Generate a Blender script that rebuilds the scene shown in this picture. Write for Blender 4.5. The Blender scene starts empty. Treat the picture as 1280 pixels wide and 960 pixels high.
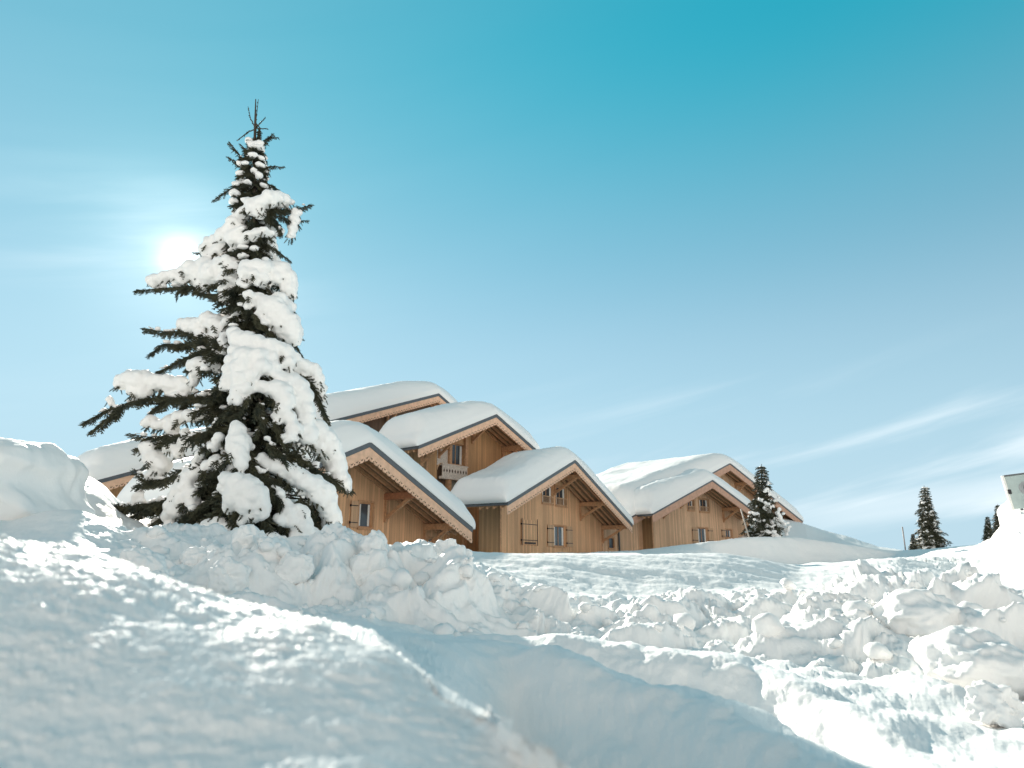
import bpy, math, random
import numpy as np
from mathutils import Vector, Matrix
random.seed(7); RNG = np.random.default_rng(7)
SC = bpy.context.scene
COL = SC.collection
FPX = 850.0; CZ = 2.0; PITCH = math.atan(220/FPX)
cp, sp = math.cos(PITCH), math.sin(PITCH)

# ------------------------------------------------------------------ survey helpers
def ray(px, py):
    k = (480-py)/FPX; m = (px-640)/FPX; y = cp-k*sp
    return m/y, (sp+k*cp)/y
def W(px, py, Y):
    a, t = ray(px, py)
    return Vector((a*Y, Y, CZ+t*Y))

# ------------------------------------------------------------------ noise (numpy)
def _h(ix, iy, iz, s):
    n = (ix*374761393 + iy*668265263 + iz*2147483647 + s*1274126177) & 0xffffffff
    n = ((n ^ (n >> 13))*1274126177) & 0xffffffff
    n = ((n ^ (n >> 16))*2246822519) & 0xffffffff
    return ((n ^ (n >> 15)) & 0xffffff)/16777216.0
def vnoise(P, s=0):
    """gradient-like smooth value noise in -1..1, P (n,3)"""
    F = np.floor(P).astype(np.int64); f = P-F; u = f*f*f*(f*(f*6-15)+10); r = 0
    for dx in (0, 1):
        wx = u[:, 0] if dx else 1-u[:, 0]
        for dy in (0, 1):
            wy = u[:, 1] if dy else 1-u[:, 1]
            for dz in (0, 1):
                wz = u[:, 2] if dz else 1-u[:, 2]
                h = _h(F[:, 0]+dx, F[:, 1]+dy, F[:, 2]+dz, s)
                h2 = _h(F[:, 0]+dx, F[:, 1]+dy, F[:, 2]+dz, s+51)
                h3 = _h(F[:, 0]+dx, F[:, 1]+dy, F[:, 2]+dz, s+97)
                g = (h*2-1)*(f[:, 0]-dx)+(h2*2-1)*(f[:, 1]-dy)+(h3*2-1)*(f[:, 2]-dz)
                r = r+wx*wy*wz*g
    return r*1.9
def fbm(P, o=4, s=0, g=.5):
    r = 0; a = 1
    for i in range(o):
        r = r+a*vnoise(P, s+i*7); P = P*2.03+3.1; a *= g
    return r
def billow(P, o=4, s=0, g=.5):
    r = 0; a = 1; t = 0
    for i in range(o):
        r = r+a*np.abs(vnoise(P, s+i*7)); t += a; P = P*2.07+5.3; a *= g
    return r/t*2
def worley(P, s=0):
    """2D cells: distance to nearest feature (P (n,>=2))"""
    F = np.floor(P[:, :2]).astype(np.int64); best = np.full(len(P), 9.0); bid = np.zeros(len(P))
    z = np.zeros(len(P), np.int64)
    for dx in (-1, 0, 1):
        for dy in (-1, 0, 1):
            cx = F[:, 0]+dx; cy = F[:, 1]+dy
            qx = cx+.1+.8*_h(cx, cy, z, s); qy = cy+.1+.8*_h(cx, cy, z, s+3)
            d = np.hypot(P[:, 0]-qx, P[:, 1]-qy); m = d < best
            best = np.where(m, d, best); bid = np.where(m, _h(cx, cy, z, s+9), bid)
    return best, bid
def lumps(P, s=0, R=.62):
    d, b = worley(P, s)
    rr = R*(.45+.55*b)
    return np.sqrt(np.maximum(0, 1-(d/rr)**2))*rr

# ------------------------------------------------------------------ object helpers
def link(o, parent=None):
    COL.objects.link(o)
    if parent is not None: o.parent = parent
    return o
def tag(o, label=None, cat=None, group=None, kind=None):
    if label: o['label'] = label
    if cat: o['category'] = cat
    if group: o['group'] = group
    if kind: o['kind'] = kind
    return o
def empty(name, loc, rz=0, parent=None):
    o = bpy.data.objects.new(name, None); link(o, parent)
    o.location = loc; o.rotation_euler = (0, 0, rz); o.empty_display_size = .3
    return o
def npmesh(name, V, F, mat, parent=None, smooth=True):
    """V (n,3) array, F (m,k) array of one polygon size"""
    me = bpy.data.meshes.new(name); V = np.asarray(V, np.float32); F = np.asarray(F, np.int32)
    k = F.shape[1]; me.vertices.add(len(V)); me.vertices.foreach_set('co', V.ravel())
    me.loops.add(F.size); me.loops.foreach_set('vertex_index', F.ravel())
    me.polygons.add(len(F)); me.polygons.foreach_set('loop_start', np.arange(0, F.size, k, dtype=np.int32))
    me.polygons.foreach_set('loop_total', np.full(len(F), k, np.int32))
    me.polygons.foreach_set('use_smooth', np.full(len(F), smooth))
    me.update(calc_edges=True); me.validate()
    me.materials.append(mat)
    return link(bpy.data.objects.new(name, me), parent)
class MB:
    def __init__(s): s.v = []; s.f = []; s.m = []; s.sm = []
    def poly(s, pts, mi=0, sm=False):
        n = len(s.v); s.v += [tuple(p) for p in pts]; s.f.append(tuple(range(n, n+len(pts)))); s.m.append(mi); s.sm.append(sm)
    def box(s, x0, x1, y0, y1, z0, z1, mi=0):
        s.hexa([(x0, y0, z0), (x1, y0, z0), (x1, y1, z0), (x0, y1, z0), (x0, y0, z1), (x1, y0, z1), (x1, y1, z1), (x0, y1, z1)], mi)
    def hexa(s, c, mi=0):
        n = len(s.v); s.v += [tuple(p) for p in c]
        for f in ((3, 2, 1, 0), (4, 5, 6, 7), (0, 1, 5, 4), (1, 2, 6, 5), (2, 3, 7, 6), (3, 0, 4, 7)):
            s.f.append(tuple(n+i for i in f)); s.m.append(mi); s.sm.append(False)
    def prism(s, pts, y0, y1, mi=0):
        """polygon in (x,z) extruded along y"""
        n = len(s.v); k = len(pts)
        s.v += [(p[0], y0, p[1]) for p in pts]+[(p[0], y1, p[1]) for p in pts]
        s.f.append(tuple(range(n, n+k))); s.f.append(tuple(range(n+2*k-1, n+k-1, -1))); s.m += [mi, mi]; s.sm += [False, False]
        for i in range(k):
            j = (i+1) % k; s.f.append((n+j, n+i, n+k+i, n+k+j)); s.m.append(mi); s.sm.append(False)
    def beam(s, a, b, w, h, mi=0, up=(0, 0, 1)):
        a = Vector(a); b = Vector(b); d = (b-a).normalized(); u = Vector(up)
        sd = d.cross(u).normalized(); u = sd.cross(d).normalized(); sd *= w/2; u *= h/2
        s.hexa([a-sd-u, a+sd-u, b+sd-u, b-sd-u, a-sd+u, a+sd+u, b+sd+u, b-sd+u], mi)
    def tube(s, pts, rad, n=8, mi=0):
        pts = [Vector(p) for p in pts]; rings = []
        for i, p in enumerate(pts):
            d = (pts[min(i+1, len(pts)-1)]-pts[max(i-1, 0)]).normalized()
            x = d.cross(Vector((.3, .9, .31))).normalized(); y = d.cross(x)
            r = rad[i] if isinstance(rad, (list, tuple)) else rad
            o = len(s.v); rings.append(o)
            for k in range(n):
                t = 2*math.pi*k/n; s.v.append(tuple(p+x*math.cos(t)*r+y*math.sin(t)*r))
        for i in range(len(pts)-1):
            for k in range(n):
                a = rings[i]; b = rings[i+1]; s.f.append((a+k, a+(k+1) % n, b+(k+1) % n, b+k)); s.m.append(mi); s.sm.append(True)
        s.f.append(tuple(rings[0]+k for k in reversed(range(n)))); s.m.append(mi); s.sm.append(False)
        s.f.append(tuple(rings[-1]+k for k in range(n))); s.m.append(mi); s.sm.append(False)
    def build(s, name, mats, parent=None, bevel=0, label=None):
        me = bpy.data.meshes.new(name); me.from_pydata(s.v, [], s.f)
        for m in (mats if isinstance(mats, (list, tuple)) else [mats]): me.materials.append(m)
        me.polygons.foreach_set('material_index', s.m); me.polygons.foreach_set('use_smooth', s.sm); me.update()
        o = link(bpy.data.objects.new(name, me), parent)
        if bevel:
            b = o.modifiers.new('bevel', 'BEVEL'); b.width = bevel; b.segments = 1; b.limit_method = 'ANGLE'
        if label: o['label'] = label
        return o

# ------------------------------------------------------------------ materials
def newmat(name):
    m = bpy.data.materials.new(name); m.use_nodes = True; nt = m.node_tree
    return m, nt, nt.nodes['Principled BSDF']
def N(nt, t, **kw):
    n = nt.nodes.new(t)
    for k, v in kw.items(): setattr(n, k, v)
    return n
def simple(name, col, rough=.6, metal=0, noise=.15, scale=6):
    m, nt, b = newmat(name); tc = N(nt, 'ShaderNodeTexCoord'); no = N(nt, 'ShaderNodeTexNoise')
    no.inputs['Scale'].default_value = scale; no.inputs['Detail'].default_value = 6
    nt.links.new(tc.outputs['Object'], no.inputs['Vector'])
    r = N(nt, 'ShaderNodeValToRGB'); c = np.array(col)
    r.color_ramp.elements[0].position = .3; r.color_ramp.elements[1].position = .7
    r.color_ramp.elements[0].color = (*(c*(1-noise)), 1); r.color_ramp.elements[1].color = (*np.minimum(c*(1+noise), 1), 1)
    nt.links.new(no.outputs['Fac'], r.inputs['Fac']); nt.links.new(r.outputs['Color'], b.inputs['Base Color'])
    b.inputs['Roughness'].default_value = rough; b.inputs['Metallic'].default_value = metal
    return m
def snowmat(name, col=(.90, .89, .875), fine=40., fstr=.12, fd=.01, coarse=5., cstr=.15, cd=.05, sss=.0, spark=True):
    m, nt, b = newmat(name); tc = N(nt, 'ShaderNodeTexCoord')
    n1 = N(nt, 'ShaderNodeTexNoise'); n1.inputs['Scale'].default_value = fine; n1.inputs['Detail'].default_value = 4
    n2 = N(nt, 'ShaderNodeTexNoise'); n2.inputs['Scale'].default_value = coarse; n2.inputs['Detail'].default_value = 6
    for n in (n1, n2): nt.links.new(tc.outputs['Object'], n.inputs['Vector'])
    b1 = N(nt, 'ShaderNodeBump'); b1.inputs['Strength'].default_value = fstr; b1.inputs['Distance'].default_value = fd
    b2 = N(nt, 'ShaderNodeBump'); b2.inputs['Strength'].default_value = cstr; b2.inputs['Distance'].default_value = cd
    nt.links.new(n2.outputs['Fac'], b2.inputs['Height']); nt.links.new(n1.outputs['Fac'], b1.inputs['Height'])
    nt.links.new(b2.outputs['Normal'], b1.inputs['Normal']); nt.links.new(b1.outputs['Normal'], b.inputs['Normal'])
    b.inputs['Base Color'].default_value = (*col, 1); b.inputs['Roughness'].default_value = .55
    b.inputs['Specular IOR Level'].default_value = .25
    if sss:
        b.inputs['Subsurface Weight'].default_value = sss; b.inputs['Subsurface Scale'].default_value = .12
        b.inputs['Subsurface Radius'].default_value = (.7, .85, 1.0)
    return m
def boardmat(name, col, axis=0, pitch=.17, var=.27, rough=.7, gap=.5, grey=0.0):
    """vertical planks: seams along the given local axis, grain stretched in z"""
    m, nt, b = newmat(name); L = nt.links.new
    tc = N(nt, 'ShaderNodeTexCoord'); sx = N(nt, 'ShaderNodeSeparateXYZ'); L(tc.outputs['Object'], sx.inputs[0])
    d = N(nt, 'ShaderNodeMath', operation='DIVIDE'); L(sx.outputs[axis], d.inputs[0]); d.inputs[1].default_value = pitch
    fl = N(nt, 'ShaderNodeMath', operation='FLOOR'); L(d.outputs[0], fl.inputs[0])
    fr = N(nt, 'ShaderNodeMath', operation='FRACT'); L(d.outputs[0], fr.inputs[0])
    wn = N(nt, 'ShaderNodeTexWhiteNoise', noise_dimensions='1D'); L(fl.outputs[0], wn.inputs['W'])
    mp = N(nt, 'ShaderNodeMapping'); mp.inputs['Scale'].default_value = (1, 1, .08); L(tc.outputs['Object'], mp.inputs[0])
    no = N(nt, 'ShaderNodeTexNoise'); no.inputs['Scale'].default_value = 14; no.inputs['Detail'].default_value = 6; L(mp.outputs[0], no.inputs['Vector'])
    big = N(nt, 'ShaderNodeTexNoise'); big.inputs['Scale'].default_value = .8; big.inputs['Detail'].default_value = 4; L(tc.outputs['Object'], big.inputs['Vector'])
    a1 = N(nt, 'ShaderNodeMath', operation='MULTIPLY_ADD'); L(wn.outputs['Value'], a1.inputs[0]); a1.inputs[1].default_value = .45
    a0 = N(nt, 'ShaderNodeMath', operation='MULTIPLY'); L(no.outputs['Fac'], a0.inputs[0]); a0.inputs[1].default_value = .55; L(a0.outputs[0], a1.inputs[2])
    r = N(nt, 'ShaderNodeValToRGB'); c = np.array(col); g = c.mean()
    r.color_ramp.elements[0].position = .2; r.color_ramp.elements[1].position = .8
    r.color_ramp.elements[0].color = (*(c*(1-var*1.3)), 1); r.color_ramp.elements[1].color = (*np.minimum(c*(1+var), 1), 1)
    L(a1.outputs[0], r.inputs['Fac'])
    mx = N(nt, 'ShaderNodeMix', data_type='RGBA'); L(big.outputs['Fac'], mx.inputs['Factor']); L(r.outputs['Color'], mx.inputs[6])
    w2 = N(nt, 'ShaderNodeMix', data_type='RGBA'); w2.inputs['Factor'].default_value = .75
    L(r.outputs['Color'], w2.inputs[6]); w2.inputs[7].default_value = (c[0]*.62, c[1]*.60, c[2]*.60, 1); L(w2.outputs[2], mx.inputs[7])
    # seam
    s1 = N(nt, 'ShaderNodeMath', operation='LESS_THAN'); L(fr.outputs[0], s1.inputs[0]); s1.inputs[1].default_value = .09
    s2 = N(nt, 'ShaderNodeMath', operation='MULTIPLY'); L(s1.outputs[0], s2.inputs[0]); s2.inputs[1].default_value = gap
    mm = N(nt, 'ShaderNodeMix', data_type='RGBA'); L(s2.outputs[0], mm.inputs['Factor']); L(mx.outputs[2], mm.inputs[6]); mm.inputs[7].default_value = (c[0]*.25, c[1]*.22, c[2]*.2, 1)
    L(mm.outputs[2], b.inputs['Base Color']); b.inputs['Roughness'].default_value = rough
    iv = N(nt, 'ShaderNodeMath', operation='SUBTRACT'); iv.inputs[0].default_value = 1; L(s1.outputs[0], iv.inputs[1])
    bp = N(nt, 'ShaderNodeBump'); bp.inputs['Strength'].default_value = .6; bp.inputs['Distance'].default_value = .012
    L(iv.outputs[0], bp.inputs['Height']); L(bp.outputs[0], b.inputs['Normal'])
    return m
M = {}
M['snow'] = snowmat('snow_ground', fine=55, fstr=.25, fd=.006, coarse=7, cstr=.35, cd=.05)
M['snow_roof'] = snowmat('snow_roof', fine=9, fstr=.12, fd=.03, coarse=1.2, cstr=.25, cd=.12)
M['snow_tree'] = snowmat('snow_tree', fine=30, fstr=.3, fd=.01, coarse=6, cstr=.3, cd=.05)
M['wall'] = boardmat('board_gable', (.78, .47, .26), 0)
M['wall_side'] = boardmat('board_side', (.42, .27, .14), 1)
M['wall_old'] = boardmat('board_gable_brown', (.62, .37, .18), 0)
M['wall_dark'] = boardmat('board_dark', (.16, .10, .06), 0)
M['wall_right'] = boardmat('board_gable_far', (.76, .50, .31), 0)
M['beam'] = simple('beam_wood', (.50, .28, .15), .7, noise=.25, scale=9)
M['beam_red'] = simple('beam_red_stained', (.42, .19, .10), .6, noise=.2, scale=9)
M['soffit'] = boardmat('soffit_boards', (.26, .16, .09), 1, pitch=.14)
M['fascia'] = simple('bargeboard_wood', (.78, .49, .33), .65, noise=.14, scale=4)
M['fascia_far'] = simple('bargeboard_wood_far', (.55, .32, .22), .65, noise=.14, scale=4)
M['cut'] = simple('painted_cutout_shade', (.07, .04, .025), .8)  # near-black colour painted in for the shade inside carved holes
M['metal'] = simple('roof_metal', (.11, .12, .13), .45, .3, noise=.1)
M['iron'] = simple('black_iron', (.03, .03, .035), .5, .5)
M['white'] = simple('curtain_white', (.75, .75, .72), .8, noise=.1, scale=20)
M['panel'] = simple('carved_panel_pale', (.62, .55, .48), .7, noise=.25, scale=14)
M['door'] = simple('grey_green_door', (.28, .30, .26), .5, noise=.1)
M['glass'] = simple('window_glass', (.06, .07, .08), .08, noise=.1)
M['shutter'] = boardmat('shutter_boards', (.66, .43, .26), 0, pitch=.12)
M['tile'] = simple('red_eave_tiles', (.36, .15, .10), .7, noise=.2)
M['bark'] = simple('spruce_bark', (.06, .046, .034), .9, noise=.3, scale=20)
def needlemat(name, a, b_):
    m, nt, b = newmat(name); oi = N(nt, 'ShaderNodeTexCoord'); no = N(nt, 'ShaderNodeTexNoise')
    no.inputs['Scale'].default_value = 5; no.inputs['Detail'].default_value = 5; nt.links.new(oi.outputs['Object'], no.inputs['Vector'])
    r = N(nt, 'ShaderNodeValToRGB'); r.color_ramp.elements[0].position = .35; r.color_ramp.elements[1].position = .65
    r.color_ramp.elements[0].color = (*a, 1); r.color_ramp.elements[1].color = (*b_, 1)
    nt.links.new(no.outputs['Fac'], r.inputs['Fac']); nt.links.new(r.outputs['Color'], b.inputs['Base Color']); b.inputs['Roughness'].default_value = .6
    return m
M['needle'] = needlemat('spruce_needles', (.034, .043, .028), (.092, .088, .046))

# ------------------------------------------------------------------ world, sun, camera
a_s, t_s = ray(227, 325)
SUN_AZ = math.atan(a_s); SUN_EL = math.atan(t_s*math.cos(SUN_AZ))
SDIR = Vector((math.sin(SUN_AZ)*math.cos(SUN_EL), math.cos(SUN_AZ)*math.cos(SUN_EL), math.sin(SUN_EL)))
#@world
def make_world():
    w = bpy.data.worlds.new('World'); SC.world = w; w.use_nodes = True; nt = w.node_tree; L = nt.links.new
    bg = nt.nodes['Background']; sky = N(nt, 'ShaderNodeTexSky', sky_type='NISHITA')
    sky.sun_disc = False; sky.sun_elevation = SUN_EL; sky.sun_rotation = SUN_AZ
    sky.air_density = 1.0; sky.dust_density = .3; sky.ozone_density = 1.0; sky.altitude = 1500
    gm = N(nt, 'ShaderNodeGamma'); gm.inputs['Gamma'].default_value = SKY_G; L(sky.outputs[0], gm.inputs['Color'])
    hs = N(nt, 'ShaderNodeMix', data_type='RGBA', blend_type='MULTIPLY'); hs.inputs['Factor'].default_value = 1
    L(gm.outputs[0], hs.inputs[6]); hs.inputs[7].default_value = SKY_TINT
    # thin cirrus streaks low over the horizon
    tc = N(nt, 'ShaderNodeTexCoord'); sx = N(nt, 'ShaderNodeSeparateXYZ'); L(tc.outputs['Generated'], sx.inputs[0])
    ad = N(nt, 'ShaderNodeMath', operation='MAXIMUM'); L(sx.outputs['Z'], ad.inputs[0]); ad.inputs[1].default_value = .02
    def m2(op, a, b, c=None):
        n = N(nt, 'ShaderNodeMath', operation=op)
        for i, x in enumerate((a, b, c)):
            if x is None: continue
            if isinstance(x, (int, float)): n.inputs[i].default_value = x
            else: L(x, n.inputs[i])
        return n.outputs[0]
    az = m2('ARCTAN2', sx.outputs['X'], sx.outputs['Y'])
    el = m2('ARCSINE', sx.outputs['Z'], None)
    # streaks climb to the right: sheared coordinate
    el2 = m2('MULTIPLY_ADD', az, -.23, el)
    cb = N(nt, 'ShaderNodeCombineXYZ'); L(m2('MULTIPLY', az, 1.6), cb.inputs[0]); L(m2('MULTIPLY', el2, 13), cb.inputs[1])
    n1 = N(nt, 'ShaderNodeTexNoise'); n1.inputs['Scale'].default_value = 1.25; n1.inputs['Detail'].default_value = 7; n1.inputs['Roughness'].default_value = .5; n1.inputs['Distortion'].default_value = .35
    L(cb.outputs[0], n1.inputs['Vector'])
    rp = N(nt, 'ShaderNodeValToRGB'); rp.color_ramp.elements[0].position = .44; rp.color_ramp.elements[1].position = .72; L(n1.outputs['Fac'], rp.inputs['Fac'])
    rp.color_ramp.interpolation = 'EASE'
    # band: strong between the horizon and 14 degrees, to the right
    def mr(v, a, b, c, d):
        n = N(nt, 'ShaderNodeMapRange', interpolation_type='SMOOTHSTEP'); L(v, n.inputs['Value'])
        for i, x in enumerate((a, b, c, d)): n.inputs[1+i].default_value = x
        return n.outputs[0]
    band = m2('MULTIPLY', mr(el, .30, .10, 0, 1), mr(az, -.15, .35, .10, 1))
    low = m2('MULTIPLY', m2('MULTIPLY', mr(m2('MULTIPLY_ADD', az, -.12, el), -.022, .0, 0, 1), mr(m2('MULTIPLY_ADD', az, -.12, el), .035, .008, 0, 1)), mr(az, .3, .5, 0, 1))
    near = m2('MULTIPLY', mr(m2('ABSOLUTE', m2('SUBTRACT', az, SUN_AZ-.03), None), .28, .0, 0, 1), mr(m2('ABSOLUTE', m2('SUBTRACT', el, SUN_EL), None), .14, .0, 0, 1))
    cl = m2('MULTIPLY', rp.outputs['Color'], m2('ADD', m2('MULTIPLY', band, 1.0), m2('MULTIPLY', near, .55)))
    cl = m2('ADD', cl, m2('MULTIPLY', low, m2('MULTIPLY_ADD', n1.outputs['Fac'], 1.2, .1)))
    cl = m2('MINIMUM', m2('MULTIPLY', cl, .8), .85)
    # halo of forward scattered light round the sun
    dt = N(nt, 'ShaderNodeVectorMath', operation='DOT_PRODUCT'); L(tc.outputs['Generated'], dt.inputs[0]); dt.inputs[1].default_value = SDIR
    d0 = m2('MAXIMUM', dt.outputs['Value'], 0.0)
    glow = m2('ADD', m2('MULTIPLY', m2('POWER', d0, 3500.0), GLOW[0]), m2('ADD', m2('MULTIPLY', m2('POWER', d0, 260.0), GLOW[1]), m2('MULTIPLY', m2('POWER', d0, 7.0), GLOW[2])))
    glow = m2('MULTIPLY', glow, mr(n1.outputs['Fac'], .36, .64, .75, 1.1))
    hz = mr(el, .45, .0, 0, 1)
    mx0 = N(nt, 'ShaderNodeMix', data_type='RGBA'); L(m2('MULTIPLY', hz, HZ), mx0.inputs['Factor']); L(hs.outputs[2], mx0.inputs[6]); mx0.inputs[7].default_value = HZC
    mx = N(nt, 'ShaderNodeMix', data_type='RGBA'); L(cl, mx.inputs['Factor']); L(mx0.outputs[2], mx.inputs[6]); mx.inputs[7].default_value = CLC
    gc = N(nt, 'ShaderNodeVectorMath', operation='SCALE'); gc.inputs[0].default_value = (1, .97, .92); L(glow, gc.inputs['Scale'])
    # deep teal part of the sky, high and away from the sun
    d2 = N(nt, 'ShaderNodeVectorMath', operation='DOT_PRODUCT'); L(tc.outputs['Generated'], d2.inputs[0]); d2.inputs[1].default_value = Vector((.50, .62, .60)).normalized()
    S = m2('MULTIPLY', mr(el, .28, .74, 0, 1), mr(az, -.85, .5, .5, 1)); over = mr(el, .80, 1.15, 1, .34)
    k3 = N(nt, 'ShaderNodeCombineXYZ'); L(m2('MULTIPLY', m2('MULTIPLY_ADD', S, -.88, 1.0), over), k3.inputs[0]); L(m2('MULTIPLY', m2('MULTIPLY_ADD', S, -.05, 1.0), over), k3.inputs[1]); L(m2('MULTIPLY', m2('MULTIPLY_ADD', S, -.04, 1.0), over), k3.inputs[2])
    ml = N(nt, 'ShaderNodeVectorMath', operation='MULTIPLY'); L(mx.outputs[2], ml.inputs[0]); L(k3.outputs[0], ml.inputs[1])
    # warm white fill added to the unseen sky behind the viewer, lights the gables
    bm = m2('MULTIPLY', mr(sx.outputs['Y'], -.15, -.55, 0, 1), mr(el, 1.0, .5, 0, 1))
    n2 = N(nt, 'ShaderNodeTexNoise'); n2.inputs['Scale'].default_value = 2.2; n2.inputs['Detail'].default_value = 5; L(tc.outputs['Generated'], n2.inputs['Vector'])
    mb = N(nt, 'ShaderNodeMix', data_type='RGBA'); L(m2('MULTIPLY', bm, mr(n2.outputs['Fac'], .3, .6, .55, 1)), mb.inputs['Factor']); L(ml.outputs[0], mb.inputs[6]); mb.inputs[7].default_value = BACK_FILL
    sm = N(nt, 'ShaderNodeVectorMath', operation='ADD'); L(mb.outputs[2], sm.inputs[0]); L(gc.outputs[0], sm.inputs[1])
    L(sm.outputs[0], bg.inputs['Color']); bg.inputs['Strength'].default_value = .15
SKY_G = .42; SKY_TINT = (.60, .93, .98, 1); GLOW = (3.2, .75, .06); HZ = .92; HZC = (1.40, 1.92, 2.26, 1); CLC = (2.5, 2.8, 2.95, 1); BACK_FILL = (3.5, 3.15, 2.85, 1)
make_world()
sl = bpy.data.lights.new('sun', 'SUN'); sl.energy = 3.5; sl.angle = math.radians(.5); sl.color = (1, .92, .80)
so = link(bpy.data.objects.new('sun', sl)); so.rotation_euler = SDIR.to_track_quat('Z', 'Y').to_euler()
cd = bpy.data.cameras.new('camera'); cam = link(bpy.data.objects.new('camera', cd)); SC.camera = cam
cd.sensor_fit = 'HORIZONTAL'; cd.sensor_width = 36; cd.lens = 36*FPX/1280; cd.clip_start = .05; cd.clip_end = 9000
cam.location = (0, 0, CZ); cam.rotation_euler = (math.pi/2+PITCH, 0, 0)
cd.dof.use_dof = True; cd.dof.focus_distance = 15; cd.dof.aperture_fstop = 2.0
SC.view_settings.view_transform = 'Standard'; SC.view_settings.look = 'None'; SC.view_settings.exposure = 1.33; SC.view_settings.gamma = 1
SC.cycles.use_denoising = True; SC.cycles.max_bounces = 8; SC.cycles.diffuse_bounces = 5

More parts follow.
